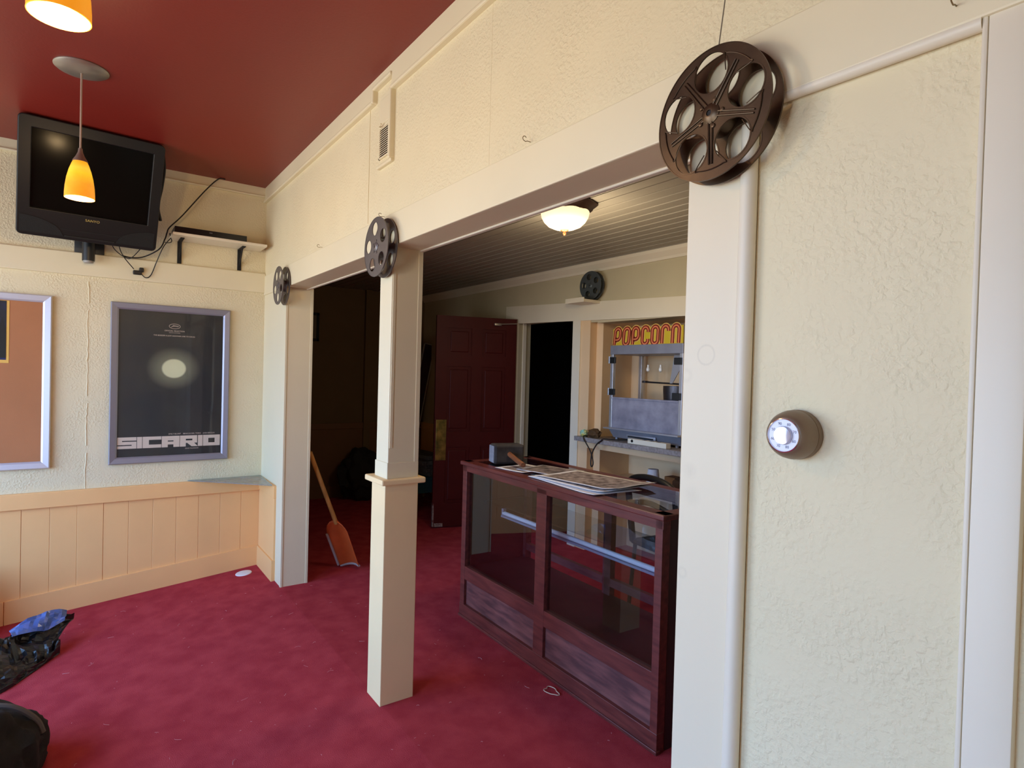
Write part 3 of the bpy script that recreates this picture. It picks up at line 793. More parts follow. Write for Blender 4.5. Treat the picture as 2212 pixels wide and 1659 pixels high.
# ---------------------------------------------------------------- poster frames
def frame(label, name, y0, y1, z0, z1, w, m):
    t = thing(name, label, 'poster frame', (0.0, (y0 + y1) / 2, z0))
    b = B()
    prof = [(0.0, 0.004), (0.0, 0.022), (0.006, 0.030), (w - 0.010, 0.024), (w, 0.016), (w, 0.004)]   # inset from outer edge, height off the wall
    C4 = [(y0, z0, 1, 1), (y1, z0, -1, 1), (y1, z1, -1, -1), (y0, z1, 1, -1)]
    R4 = [[b.bm.verts.new((h, cy + sy * d, cz + sz * d)) for d, h in prof] for cy, cz, sy, sz in C4]
    for i in range(4):
        A, Bq = R4[i], R4[(i + 1) % 4]
        for k in range(len(prof)):
            k2 = (k + 1) % len(prof)
            b.bm.faces.new([A[k], Bq[k], Bq[k2], A[k2]])
    build(b, 'frame', m, t, world=True)
    return t
fa = frame('silver snap frame with the dark SICARIO film poster', 'poster_frame', -0.970, -0.241, 0.818, 1.909, 0.046, mat('satin_silver', (150, 148, 158), rough=0.42, metal=0.5))
PY0, PY1, PZ0, PZ1 = -0.926, -0.285, 0.862, 1.865
# poster print: plain dark field with a pale round glow (flat ink on paper)
m = bpy.data.materials.new('poster_ink'); m.use_nodes = True
n = m.node_tree; bs = n.nodes['Principled BSDF']; bs.inputs['Roughness'].default_value = 0.5
tcn = n.nodes.new('ShaderNodeTexCoord'); nz2 = n.nodes.new('ShaderNodeTexNoise'); nz2.inputs['Scale'].default_value = 3.5; nz2.inputs['Detail'].default_value = 3
n.links.new(tcn.outputs['Object'], nz2.inputs['Vector'])
cr = n.nodes.new('ShaderNodeValToRGB'); cr.color_ramp.elements[0].position = 0.35; cr.color_ramp.elements[0].color = rgb(26, 32, 40); cr.color_ramp.elements[1].position = 0.7; cr.color_ramp.elements[1].color = rgb(48, 48, 44)
n.links.new(nz2.outputs['Fac'], cr.inputs[0])
vm = n.nodes.new('ShaderNodeVectorMath'); vm.operation = 'DISTANCE'
mpn = n.nodes.new('ShaderNodeMapping'); mpn.inputs['Scale'].default_value = (0, 1, 1.12)
n.links.new(tcn.outputs['Object'], mpn.inputs['Vector']); n.links.new(mpn.outputs[0], vm.inputs[0]); vm.inputs[1].default_value = (0, 0.01, 0.62 * 1.12)
c3 = n.nodes.new('ShaderNodeValToRGB')
e3 = c3.color_ramp.elements; e3[0].position = 0.0; e3[0].color = (1, 1, 1, 1); e3[1].position = 0.17; e3[1].color = (0, 0, 0, 1)
q = e3.new(0.068); q.color = (0.95, 0.95, 0.95, 1); q = e3.new(0.078); q.color = (0.22, 0.22, 0.22, 1)
n.links.new(vm.outputs['Value'], c3.inputs[0])
mxn = n.nodes.new('ShaderNodeMix'); mxn.data_type = 'RGBA'
n.links.new(c3.outputs[0], mxn.inputs['Factor']); n.links.new(cr.outputs[0], mxn.inputs['A']); mxn.inputs['B'].default_value = rgb(214, 216, 176)
n.links.new(mxn.outputs['Result'], bs.inputs['Base Color'])
pz = B(); pz.box(0.005, 0.010, PY0 - 0.01, PY1 + 0.01, PZ0 - 0.01, PZ1 + 0.01)
po = build(pz, 'poster', m, None); po.parent = fa; po.location = po.location - fa.location
PINK = mat('poster_cream_ink', (214, 198, 180), rough=0.6)
# block title: solid letters with thin slits
b = B()
ty0, ty1, tz0, tz1 = PY0 + 0.004, PY1 - 0.006, 0.920, 0.998
SCALE = (ty1 - ty0) / 27.4; HS = (tz1 - tz0) / 10.0
def blk(x, y, w, h): b.box(0.0100, 0.0106, ty0 + x * SCALE, ty0 + (x + w) * SCALE, tz0 + y * HS, tz0 + (y + h) * HS)
x = 0.0
def S_():
    blk(x, 0, 4.8, 2.5); blk(x + 3.6, 2.5, 1.2, 0.9); blk(x, 3.4, 4.8, 2.7); blk(x, 6.1, 1.2, 0.9); blk(x, 7.0, 4.8, 3.0)
def I_(): blk(x, 0, 1.3, 10)
def C_(): blk(x, 0, 4.8, 2.9); blk(x, 2.9, 1.6, 4.2); blk(x, 7.1, 4.8, 2.9)
def A_(): blk(x, 0, 1.6, 7.1); blk(x, 7.1, 4.7, 2.9); blk(x + 3.1, 0, 1.6, 7.1); blk(x + 1.6, 2.4, 1.5, 2.6); blk(x + 1.6, 6.0, 1.5, 1.2) 
def R_():
    blk(x, 0, 1.6, 10); blk(x + 1.6, 7.0, 3.1, 3.0); blk(x + 3.4, 5.4, 1.3, 1.6); blk(x + 1.6, 3.2, 3.1, 2.2)
    b.prism([(0.0100, ty0 + (x + a) * SCALE, tz0 + c * HS) for a, c in ((2.0, 3.2), (3.9, 3.2), (4.9, 0), (3.2, 0))], (0.0006, 0, 0))
def O_(): blk(x, 0, 4.8, 2.9); blk(x, 7.1, 4.8, 2.9); blk(x, 2.9, 1.5, 4.2); blk(x + 3.3, 2.9, 1.5, 4.2)
for fn, w in ((S_, 5.0), (I_, 1.5), (C_, 5.0), (A_, 4.9), (R_, 5.0), (I_, 1.5), (O_, 5.0)):
    fn(); x += w - 0.07
def small(body, size, y, z, sx=1.0, spacing=1.0):
    me = text_mesh(body, size, 0.0002, sx=sx, spacing=spacing); b.add_mesh(me, Matrix.Translation((0.0104, y, z)) @ Mx); bpy.data.meshes.remove(me)
cy_ = (PY0 + PY1) / 2
small('EMILY BLUNT    BENICIO DEL TORO    JOSH BROLIN', 0.0125, cy_ + 0.13, 1.012)
small('DENIS VILLENEUVE', 0.010, cy_ + 0.13, 0.906)
small('OFFICIAL SELECTION', 0.0125, cy_ + 0.01, 1.735, spacing=1.05); small('FESTIVAL DE CANNES', 0.007, cy_ + 0.01, 1.722)
small('THE BORDER IS JUST ANOTHER LINE TO CROSS', 0.0118, cy_ + 0.01, 1.700)
build(b, 'lettering', PINK, fa, world=True)
b = B()
ring = [(0.0102, cy_ + 0.01 + 0.034 * math.cos(a * math.pi / 24), 1.768 + 0.017 * math.sin(a * math.pi / 24)) for a in range(49)]
b.tube(ring, 0.0012, seg=5, caps=False)
b.tube(curve_pts([(0.0102, cy_ - 0.014, 1.760), (0.0102, cy_ + 0.004, 1.770), (0.0102, cy_ + 0.034, 1.766)], 5), 0.0010, seg=5)
for k in range(6):
    b.tube([(0.0102, cy_ - 0.006 + 0.007 * k, 1.766 + 0.0006 * k), (0.0102, cy_ + 0.004 + 0.006 * k, 1.777 - 0.001 * k)], 0.0011, seg=5)
build(b, 'emblem', PINK, fa, world=True)
b = B(); b.box(0.0150, 0.0165, PY0 - 0.004, PY1 + 0.004, PZ0 - 0.004, PZ1 + 0.004); build(b, 'cover_sheet', M_POSTERGLASS, fa, world=True)

fbm = frame('silver notice frame with brown backing cut by the left edge', 'notice_frame', -1.990, -1.278, 0.818, 1.914, 0.046, mat('bright_silver', (206, 206, 216), rough=0.4, metal=0.45))
b = B(); b.box(0.004, 0.009, -1.95, -1.318, 0.856, 1.876); build(b, 'backing_board', M_CORK, fbm, world=True)
nb = thing('small_poster', 'small blue poster with a yellow border inside the notice frame', 'poster', (0.0095, -1.62, 1.481))
b = B(); b.box(0.0095, 0.0105, -1.76, -1.486, 1.481, 1.864); build(b, 'border', mat('yellow_border', (222, 176, 84), rough=0.6), nb, world=True)
b = B(); b.box(0.0103, 0.0112, -1.745, -1.499, 1.500, 1.862)
build(b, 'picture', mat('night_print', (34, 42, 120), rough=0.5, col2=(18, 22, 34), vscale=5), nb, world=True)
b = B()
P = [(0.0112, -1.745, 1.512), (0.0112, -1.499, 1.512)]
random.seed(5)
for k in range(14): P.append((0.0112, -1.499 - 0.246 * k / 13, 1.70 + (0.055 if k % 2 else -0.01) + random.uniform(-.015, .015)))
b.prism(P, (0.0006, 0, 0)); build(b, 'treeline_print', mat('black_ink', (12, 13, 14), rough=0.5), nb, world=True)

# corner glass shelf
b = B(); b.prism([(0.004, -0.497, 0.6695), (0.004, -0.006, 0.6695), (0.454, -0.028, 0.6695)], (0, 0, 0.007))
tag(build(b, 'corner_glass_shelf', M_GREENGLASS), 'triangular glass shelf in the corner on the peach rail', 'glass shelf')
# white cover on the carpet
b = B(); b.lathe([(0, 0.006), (0.044, 0.006), (0.054, 0.003), (0.056, -0.001)], (0, 0, 0), 'z', 32)
o = build(b, 'floor_cover', M_PAPER, origin=False); o.location = (0.147, -0.140, fz(0, -0.140) + 0.001); o.rotation_euler = (math.atan(SL), 0, 0)
tag(o, 'round white cover plate on the carpet near the corner pier', 'cover plate')

# vent
vt = thing('air_vent', 'cream air vent grille high on the partition', 'air vent', (2.235, 0, 2.466))
b = B(); b.box(2.166, 2.304, -0.006, 0.0, 2.606, 2.752, bev=0.001); b.box(2.178, 2.292, -0.009, -0.004, 2.62, 2.735, bev=0.003)
build(b, 'plate', M_CREAM, vt, world=True)
b = B(); z = 2.480
b.box(2.166, 2.176, -0.008, 0, 2.466, 2.606, bev=0.001); b.box(2.294, 2.304, -0.008, 0, 2.466, 2.606, bev=0.001); b.box(2.166, 2.304, -0.008, 0, 2.466, 2.474, bev=0.001)
while z < 2.602:
    b.hexa([(2.174, -0.007, z), (2.296, -0.007, z), (2.296, 0.0, z + 0.004), (2.174, 0.0, z + 0.004), (2.174, -0.007, z + 0.0035), (2.296, -0.007, z + 0.0035), (2.296, 0.0, z + 0.0075), (2.174, 0.0, z + 0.0075)])
    z += 0.0098
build(b, 'grille', M_CREAM, vt, world=True)
b = B(); b.box(2.174, 2.296, -0.0012, -0.0002, 2.470, 2.606); build(b, 'duct_dark_sheet', M_BLACK, vt, world=True)  # black sheet laid behind the slats to paint the dark of the duct
b = B(); b.tube([(2.19, -0.010, 2.612), (2.20, -0.022, 2.607), (2.225, -0.022, 2.612)], 0.003, seg=8); build(b, 'damper_lever', M_CREAM, vt, world=True)

# thermostat
th = thing('thermostat', 'round beige wall thermostat on the right-hand stucco panel', 'thermostat', (4.192, 0.015, 1.392))
M_THB = mat('beige_metal', (128, 108, 86), rough=0.38, metal=0.35)
b = B(); b.lathe([(0, 0.0), (0.0465, 0.0), (0.0470, -0.004), (0.0470, -0.010), (0.0455, -0.013), (0, -0.013)], (0, 0, 0), 'y', 56); build(b, 'base_plate', M_THB, th)
b = B(); b.lathe([(0.0435, -0.012), (0.0435, -0.0145), (0.0462, -0.0155), (0.0462, -0.024), (0.0435, -0.036), (0.0385, -0.046), (0.0345, -0.051), (0.0320, -0.0525), (0.0, -0.0525)], (0, 0, 0), 'y', 56); build(b, 'cover_ring', M_THB, th)
b = B(); b.lathe([(0.0318, -0.051), (0.0318, -0.0545), (0.0300, -0.0552), (0.0292, -0.0535), (0.0292, -0.050)], (0, 0, 0), 'y', 48); build(b, 'chrome_rim', mat('chrome', (225, 225, 232), rough=0.12, metal=1.0), th)
b = B(); b.lathe([(0.0292, -0.0530), (0.0, -0.0530)], (0, 0, 0), 'y', 48, mi=0)
me_pos = [(-0.021, 70), (-0.021, 40)]
for k, tx in enumerate(('60', '70', '80', '90', '50', '60', '70', '80')):
    a = math.radians(-25 + 45 * k); rr = 0.0225
    me = text_mesh(tx, 0.0072, 0.0001); b.add_mesh(me, Matrix.Translation((rr * math.cos(a), -0.0533, rr * math.sin(a))) @ Matrix.Rotation(math.radians(90), 4, 'X'), mi=1); bpy.data.meshes.remove(me)
build(b, 'dial_face', [mat('dial_white', (226, 226, 236), rough=0.3), mat('dial_grey_print', (120, 120, 140), rough=0.6)], th)
b = B(); b.lathe([(0.0172, -0.0528), (0.0172, -0.0570), (0.0160, -0.0590), (0.0, -0.0605)], (0, 0, 0), 'y', 40); build(b, 'dial_cap', mat('dial_cap', (206, 206, 222), rough=0.12, metal=0.6), th)

# ---------------------------------------------------------------- ceiling light over the concession
cl = thing('ceiling_light', 'lit frosted bowl ceiling light over the display case', 'ceiling light', (2.206, 1.094, ZB))
M_OIL = mat('oil_rubbed_bronze', (72, 46, 34), rough=0.4, metal=0.7, col2=(50, 30, 22), vscale=12)
b = B(); b.lathe([(0, 0), (0.185, 0), (0.186, -0.012), (0.175, -0.022), (0.160, -0.030), (0.152, -0.045), (0.143, -0.052), (0.130, -0.052)], (0, 0, 0), 'z', 8); build(b, 'canopy', M_OIL, cl)
M_BOWL = mat('lit_frosted_glass', (255, 244, 222), rough=0.5, emit=(255, 226, 176), estr=1.3)
b = B(); b.lathe([(0.137, -0.042), (0.138, -0.052), (0.132, -0.078), (0.118, -0.102), (0.094, -0.125), (0.060, -0.140), (0.025, -0.147), (0, -0.148)], (0, 0, 0), 'z', 48); build(b, 'bowl', M_BOWL, cl)
b = B(); b.lathe([(0.024, -0.145), (0.025, -0.150), (0.012, -0.156), (0.008, -0.163), (0.010, -0.169), (0.006, -0.176), (0, -0.178)], (0, 0, 0), 'z', 20); build(b, 'finial', mat('copper_finial', (176, 104, 62), rough=0.35, metal=0.7), cl)
lamp_light((2.206, 1.094, ZB - 0.30), BOWL_W, (1.0, 0.82, 0.58), 0.13)
b = B(); b.lathe([(0, -0.004), (0.020, -0.004), (0.030, -0.001), (0.031, 0.0)], (0, 0, 0), 'z', 24)
cd = build(b, 'ceiling_button', M_BEAD, origin=False); cd.location = (-0.877, 1.943, ZB - 0.003)
tag(cd, 'small round plate on the beadboard ceiling, farthest left', 'ceiling plate', 'round plates on the beadboard')
dup(cd, (0.414, 2.205, ZB - 0.003), label='small round plate on the beadboard ceiling over the doorway')
dup(cd, (1.450, 2.110, ZB - 0.003), label='small round plate on the beadboard ceiling above the standing reel')

# ---------------------------------------------------------------- glass display case
dc = thing('display_case', 'dark mahogany and glass display case standing across the wide opening', 'display case', (1.650, 0.801, 0.0), (0, 0, math.radians(-1.3256)))
CL, CD, CH = 1.600, 0.500, 0.955
b = B()
b.box(0.002, 0.050, 0.0, 0.045, 0.0, 0.935, bev=0.002); b.box(1.560, CL - 0.002, 0.0, 0.045, 0.0, 0.935, bev=0.002)
b.box(0.764, 0.846, 0.0, 0.040, 0.07, 0.92, bev=0.002)
b.box(0.0, CL, 0.0, 0.045, 0.895, 0.935, bev=0.002)
b.box(0.045, 1.565, 0.002, 0.040, 0.236, 0.316, bev=0.002)
b.box(0.0, CL, -0.002, 0.040, 0.0, 0.082, bev=0.002)
b.box(-0.004, CL + 0.004, -0.008, 0.02, 0.0, 0.016, bev=0.003)
build(b, 'front_frame', M_MAHOG, dc)
b = B()
b.box(0.002, 0.050, CD - 0.045, CD, 0.0, 0.935); b.box(1.560, CL - 0.002, CD - 0.045, CD, 0.0, 0.935); b.box(0.775, 0.835, CD - 0.040, CD - 0.004, 0.05, 0.93)
b.box(0.0, CL, CD - 0.045, CD, 0.895, 0.935); b.box(0.04, 1.56, CD - 0.040, CD - 0.012, 0.352, 0.396); b.box(0.0, CL, CD - 0.04, CD, 0.0, 0.29)
build(b, 'back_frame', M_MAHOGX, dc)
b = B(); b.box(0.045, 0.77, 0.018, 0.026, 0.075, 0.242); build(b, 'kick_panel', M_MAHOGX, dc)
b = B(); b.box(0.84, 1.565, 0.018, 0.026, 0.075, 0.242); build(b, 'kick_panel', M_MAHOGX, dc)
for x0 in (0.004, CL - 0.022):
    b = B(); b.box(x0, x0 + 0.018, 0.04, CD - 0.04, 0.0, 0.935); build(b, 'side_panel', M_CASEDARK, dc)
b = B(); b.box(0.02, CL - 0.02, 0.03, CD - 0.02, 0.285, 0.302); build(b, 'inside_floor', M_CASEDARK, dc)
for x0, x1 in ((0.046, 0.770), (0.842, 1.564)):
    b = B(); b.box(x0, x1, 0.020, 0.0245, 0.306, 0.900); build(b, 'front_pane', M_CASEGLASS, dc)
b = B()
b.box(-0.012, CL + 0.012, -0.014, 0.060, 0.932, CH, bev=0.005); b.box(-0.012, CL + 0.012, CD - 0.05, CD + 0.012, 0.932, CH, bev=0.004)
b.box(-0.012, 0.055, 0.0, CD, 0.932, CH, bev=0.004); b.box(CL - 0.055, CL + 0.012, 0.0, CD, 0.932, CH, bev=0.004)
build(b, 'top_frame', M_MAHOG, dc)
b = B(); b.box(0.05, CL - 0.05, 0.055, CD - 0.045, CH - 0.008, CH - 0.001); build(b, 'top_pane', M_CASEGLASS, dc)
b = B(); b.box(0.03, CL - 0.03, 0.145, 0.44, 0.700, 0.706); build(b, 'glass_shelf', M_CASEGLASS, dc)
for x in (0.03, CL - 0.05):
    b = B(); b.box(x, x + 0.02, 0.14, 0.44, 0.690, 0.700); build(b, 'shelf_rest', M_CASEDARK, dc)
b = B(); b.tube([(0.235, 0.155, 0.664), (1.545, 0.155, 0.664)], 0.012, seg=16)
build(b, 'light_tube', mat('tube_glass', (240, 244, 250), rough=0.12, spec=0.8), dc)

def case_pt(x, y, z=0.0):
    a = math.radians(-1.3256)
    return (1.650 + x * math.cos(a) - y * math.sin(a), 0.801 + x * math.sin(a) + y * math.cos(a), z)

b = B(); b.box(0.225, 1.555, 0.140, 0.170, 0.640, 0.651, bev=0.002); b.box(0.225, 0.245, 0.145, 0.165, 0.645, 0.69); b.box(1.535, 1.555, 0.145, 0.165, 0.645, 0.69)
build(b, 'tube_holder', mat('grey_tin', (150, 150, 166), rough=0.4), dc)
# mallet on the case
ml = thing('mallet', 'heavy square-headed mallet with a wooden handle lying on the display case', 'mallet', case_pt(0.196, 0.190, CH), (0, 0, math.radians(-16)))
b = B(); b.box(-0.055, 0.055, -0.095, 0.095, 0.001, 0.118, bev=0.014)
build(b, 'head', mat('grey_rubber', (64, 60, 60), rough=0.7, col2=(40, 36, 36), vscale=16), ml)
b = B(); b.box(-0.046, 0.046, -0.0965, -0.094, 0.010, 0.109, bev=0.001); build(b, 'striking_face', mat('daylit_rubber_face', (150, 150, 158), rough=0.8, var=0.3, vscale=30), ml)  # end plate coloured paler, as daylight falls on this side of the head
b = B(); b.tube([(0.05, 0.0, 0.062), (0.075, 0.0, 0.058), (0.20, 0.0, 0.042), (0.285, 0.0, 0.0325), (0.290, 0.0, 0.032)], 0.0145, seg=16); build(b, 'handle', M_WOODHANDLE, ml)

# loose printed sheets on the case
M_PRINT = mat('sepia_newsprint', (80, 66, 64), rough=0.7, col2=(178, 164, 162), vscale=22, detail=8)
M_PRINT2 = mat('dark_newsprint', (56, 46, 46), rough=0.7, col2=(150, 136, 134), vscale=18, detail=8)
def sheet(name, label, cx, cy, w, h, rot, z, seed, m, border=0.02, curl=0.010, group=None):
    random.seed(seed)
    x0, y0, _ = case_pt(cx, cy)
    t = thing(name, label, 'newspaper', (x0, y0, CH + z), (0, 0, math.radians(rot - 1.33)), group)
    def surf(x, y):
        e = max(0.0, x / (w / 2) - 0.55) ** 2 * curl * 3.0 + max(0.0, -y / (h / 2) - 0.6) ** 2 * curl * 1.0
        return e + 0.0022 * (1 + noise.noise(((cx + x) * 7, (cy + y) * 7, 0)))
    def grid(mx, off, th, name2, mm):
        b = B(); nx, ny = 18, 12
        g = [[b.bm.verts.new((-w / 2 + mx + (w - 2 * mx) * i / nx, -h / 2 + mx + (h - 2 * mx) * j / ny, 0)) for i in range(nx + 1)] for j in range(ny + 1)]
        for r in g:
            for v in r: v.co.z = surf(v.co.x, v.co.y) + off
        for j in range(ny):
            for i in range(nx):
                b.bm.faces.new([g[j][i], g[j][i + 1], g[j + 1][i + 1], g[j + 1][i]])
        o = build(b, name2, mm, t, smooth=True, fix=False)
        if th: q = o.modifiers.new('thick', 'SOLIDIFY'); q.thickness = th; q.offset = -1
    grid(0, 0, 0.0008, 'page', M_PAPER)
    if m: grid(border, 0.0006, 0, 'print', m)
    return t
GN = 'printed sheets on the display case'
sheet('newspaper_sheet', 'white printed sheet tucked under the mallet handle', 0.420, 0.165, 0.235, 0.25, 8, 0.0012, 2, M_PRINT2, 0.03, 0.004, GN)
sheet('newspaper_sheet', 'dark printed sheet between the mallet and the larger pile', 0.555, 0.245, 0.30, 0.24, 14, 0.0045, 3, M_PRINT2, 0.012, 0.003, GN)
sheet('newspaper_sheet', 'plain lower sheet whose white edge shows under the pile on the case', 0.935, 0.150, 0.56, 0.29, -4, 0.0012, 4, None, 0.03, 0.008, GN)
sheet('newspaper_sheet', 'middle sheet of the newspaper pile on the display case', 0.930, 0.205, 0.53, 0.36, 3, 0.0075, 5, M_PRINT, 0.03, 0.012, GN)
sheet('newspaper_sheet', 'top sheet of the newspaper pile with brown printing and a curled corner', 0.945, 0.225, 0.52, 0.33, 8, 0.0135, 6, M_PRINT, 0.028, 0.022, GN)

# ---------------------------------------------------------------- counter and popcorn machine in the alcove
b = B(); b.box(0.955, AX1 - 0.002, 2.318, YB - 0.008, 0.945, 0.984, bev=0.004); b.box(AX0 + 0.008, AX1 - 0.002, YB - 0.02, YA - 0.002, 0.945, 0.984); b.box(1.024, AX0 + 0.02, YB - 0.02, YB + 0.068, 0.945, 0.9838)
tag(build(b, 'counter_top', mat('grey_laminate', (156, 150, 150), rough=0.5, col2=(126, 120, 118), vscale=50)), 'grey counter slab carrying the popcorn machine', 'counter')
pm = thing('popcorn_machine', 'steel and glass popcorn machine under a yellow POPCORN sign', 'popcorn machine', (1.262, 2.425, 0.984))
PWD, PD = 0.735, 0.37
b = B()
b.hexa([(0.03, 0.03, 0.018), (PWD - 0.02, 0.03, 0.018), (PWD - 0.02, PD, 0.018), (0.03, PD, 0.018), (0.0, 0.0, 0.088), (PWD, 0.0, 0.088), (PWD, PD, 0.088), (0.0, PD, 0.088)])
b.box(0.20, 0.50, 0.0, 0.02, 0.030, 0.062, bev=0.004)
for x in (0.05, PWD - 0.07):
    for y in (0.05, PD - 0.05): b.cyl((x, y, 0.0), (x, y, 0.02), 0.014)
build(b, 'base', M_STEEL, pm)
b = B(); b.box(0.22, 0.48, -0.006, 0.001, 0.038, 0.048, bev=0.002); build(b, 'drawer_handle', M_BLACKP, pm)
b = B(); b.hexa([(-0.03, -0.035, 0.088), (PWD + 0.0, -0.035, 0.088), (PWD + 0.0, PD, 0.088), (-0.03, PD, 0.088), (-0.03, -0.035, 0.098), (PWD, -0.035, 0.098), (PWD, PD, 0.118), (-0.03, PD, 0.118)]); build(b, 'ledge', M_ALU, pm)
for x in (0.0, PWD - 0.030):
    for y in (0.0, PD - 0.03):
        b = B(); b.box(x, x + 0.030, y, y + 0.030, 0.10, 0.70, bev=0.002); build(b, 'corner_post', M_ALU, pm)
b = B(); b.box(0.030, PWD - 0.030, 0.004, 0.012, 0.10, 0.345, bev=0.002); b.box(0.030, PWD - 0.030, -0.002, 0.014, 0.335, 0.350, bev=0.002)
build(b, 'front_panel', mat('scuffed_acrylic', (150, 150, 166), rough=0.45, col2=(122, 122, 138), vscale=9), pm)
b = B(); b.box(-0.002, PWD + 0.002, -0.004, PD, 0.698, 0.772, bev=0.003); build(b, 'top_box', M_STEEL, pm)
b = B(); b.box(0.032, PWD - 0.032, PD - 0.03, PD - 0.024, 0.11, 0.70); build(b, 'back_pane', M_GLASS, pm)
for x in (0.006, PWD - 0.011):
    b = B(); b.box(x, x + 0.005, 0.03, PD - 0.03, 0.11, 0.70); build(b, 'side_pane', M_GLASS, pm)
for x0, x1 in ((0.03, PWD / 2 - 0.002), (PWD / 2 + 0.002, PWD - 0.03)):
    b = B(); b.box(x0, x1, 0.004, 0.009, 0.352, 0.695); build(b, 'door_pane', M_GLASS, pm)
for x0, x1, z in ((0.004, 0.062, 0.625), (PWD - 0.075, PWD - 0.005, 0.615), (0.002, 0.062, 0.365), (PWD - 0.085, PWD - 0.005, 0.355)):
    b = B(); b.box(x0, x1, -0.010, 0.004, z, z + 0.052, bev=0.003); build(b, 'hinge', M_BLACKP, pm)
for z in (0.623, 0.363):
    b = B(); b.box(-0.012, 0.001, -0.014, 0.0, z, z + 0.06, bev=0.002); build(b, 'door_pull', M_ALU, pm)
b = B()
b.lathe([(0, 0.30), (0.085, 0.30), (0.105, 0.32), (0.112, 0.42), (0.112, 0.455), (0.107, 0.455), (0.104, 0.42), (0.08, 0.315)], (0.545, 0.19, 0), 'z', 32)
b.tube([(0.20, 0.19, 0.480), (0.62, 0.19, 0.470)], 0.007, seg=8)
b.box(0.19, 0.23, 0.17, 0.21, 0.472, 0.490, bev=0.006)
build(b, 'kettle', mat('dark_kettle_steel', (78, 76, 80), rough=0.4, metal=0.8), pm)
b = B(); b.prism([(0.515, 0.17, 0.695), (0.645, 0.17, 0.695), (0.505, 0.17, 0.475), (0.480, 0.17, 0.475)], (0, 0.006, 0)); build(b, 'kettle_hanger', M_ALU, pm)
for x in (0.23, 0.36):
    b = B(); b.lathe([(0, -0.03), (0.012, -0.022), (0.016, -0.008), (0.012, 0.006), (0.008, 0.012), (0.008, 0.03), (0, 0.03)], (x, 0.2, 0.590), 'z', 16); build(b, 'bulb', mat('clear_bulb', (250, 248, 240), rough=0.1, spec=0.9), pm)
# sign
b = B(); b.box(0.022, PWD - 0.004, 0.000, 0.004, 0.772, 0.905)
LW, LH, R0, PITCH = 0.058, 0.128, 0.028, 0.0985
def arcp(cx, cy, r, a0, a1, n=12):
    return [(cx + r * math.cos(math.radians(a0 + (a1 - a0) * k / n)), cy + r * math.sin(math.radians(a0 + (a1 - a0) * k / n))) for k in range(n + 1)]
def letter(ch):
    r = LW / 2; t = LH
    if ch == 'P': return [[(0, 0)] + [(0, t - r)] + arcp(r, t - r, r, 180, 0) + arcp(r, 0.31 * t + r, r, 0, -90) + [(r * 0.35, 0.31 * t)]]
    if ch == 'O': return [[(0, t * 0.5)] + arcp(r, t - r, r, 180, 0) + arcp(r, r, r, 0, -180) + [(0, t * 0.5)]]
    if ch == 'C': return [[(LW, 0.70 * t)] + arcp(r, t - r, r, 0, 180) + arcp(r, r, r, 180, 360) + [(LW, 0.30 * t)]]
    if ch == 'r': return [[(0, 0)] + arcp(r, t - r, r, 180, 0) + [(LW, 0.70 * t)]]
    if ch == 'n': return [[(0, 0)] + arcp(r, t - r, r, 180, 0) + [(LW, 0)]]
layers = [(0.046, -0.000, 0), (0.034, -0.0035, 0), (0.0085, -0.0045, 0)]
bs_ = [B(), B(), B()]
for k, ch in enumerate('POPCOrn'):
    for path in letter(ch):
        pts = [(0.044 + PITCH * k + x + 0.10 * (y - 0.06) * (1 if k < 2 else 0.4) , 0.775 + y * 1.02) for x, y in path]
        bs_[0].ribbon(pts, 0.0445, 0.0045, 0.0050); bs_[1].ribbon(pts, 0.0330, -0.0004, 0.0015); bs_[2].ribbon(pts, 0.0095, -0.0018, 0.0012)
M_SIGNY = mat('sign_yellow', (206, 178, 40), rough=0.4, var=0.06, vscale=8)
sg = build(b, 'sign_board', M_SIGNY, pm)
build(bs_[0], 'sign_outline', mat('sign_cream', (226, 188, 96), rough=0.4), sg)
build(bs_[1], 'sign_lettering', mat('sign_brown', (128, 40, 18), rough=0.45), sg)
build(bs_[2], 'sign_lettering_core', mat('sign_orange', (226, 128, 84), rough=0.45), sg)

ps = thing('power_strip', 'white power strip lying in front of the popcorn machine', 'power strip', (1.76, 2.352, 0.984), (0, 0, math.radians(-2)))
b = B(); b.box(-0.195, 0.195, -0.026, 0.026, 0.001, 0.040, bev=0.004); build(b, 'body', mat('ivory_plastic', (226, 222, 204), rough=0.45), ps)
for x in (-0.04, 0.03, 0.10):
    b = B(); b.box(x - 0.014, x + 0.014, -0.014, 0.014, 0.0395, 0.0408); build(b, 'socket', M_BLACKP, ps)
b = B(); b.lathe([(0, 0.0), (0.011, 0.0), (0.011, -0.004), (0, -0.005)], (-0.145, -0.026, 0.024), 'y', 16); build(b, 'rocker_switch', M_BLACKP, ps)
b = B(); b.tube(curve_pts([(1.09, 2.352, 0.9915), (1.086, 2.328, 0.9955), (1.086, 2.311, 0.993), (1.095, 2.305, 0.970), (1.13, 2.309, 0.93), (1.185, 2.308, 0.865), (1.215, 2.306, 0.79), (1.205, 2.304, 0.755), (1.190, 2.304, 0.775), (1.200, 2.304, 0.86), (1.25, 2.305, 0.94), (1.30, 2.306, 0.978), (1.325, 2.312, 0.994), (1.40, 2.335, 0.996), (1.545, 2.352, 1.004)], 9), 0.0055, seg=8)
tag(build(b, 'power_lead', M_RUBBERCABLE), 'black mains lead looping down over the grey counter edge', 'cable')

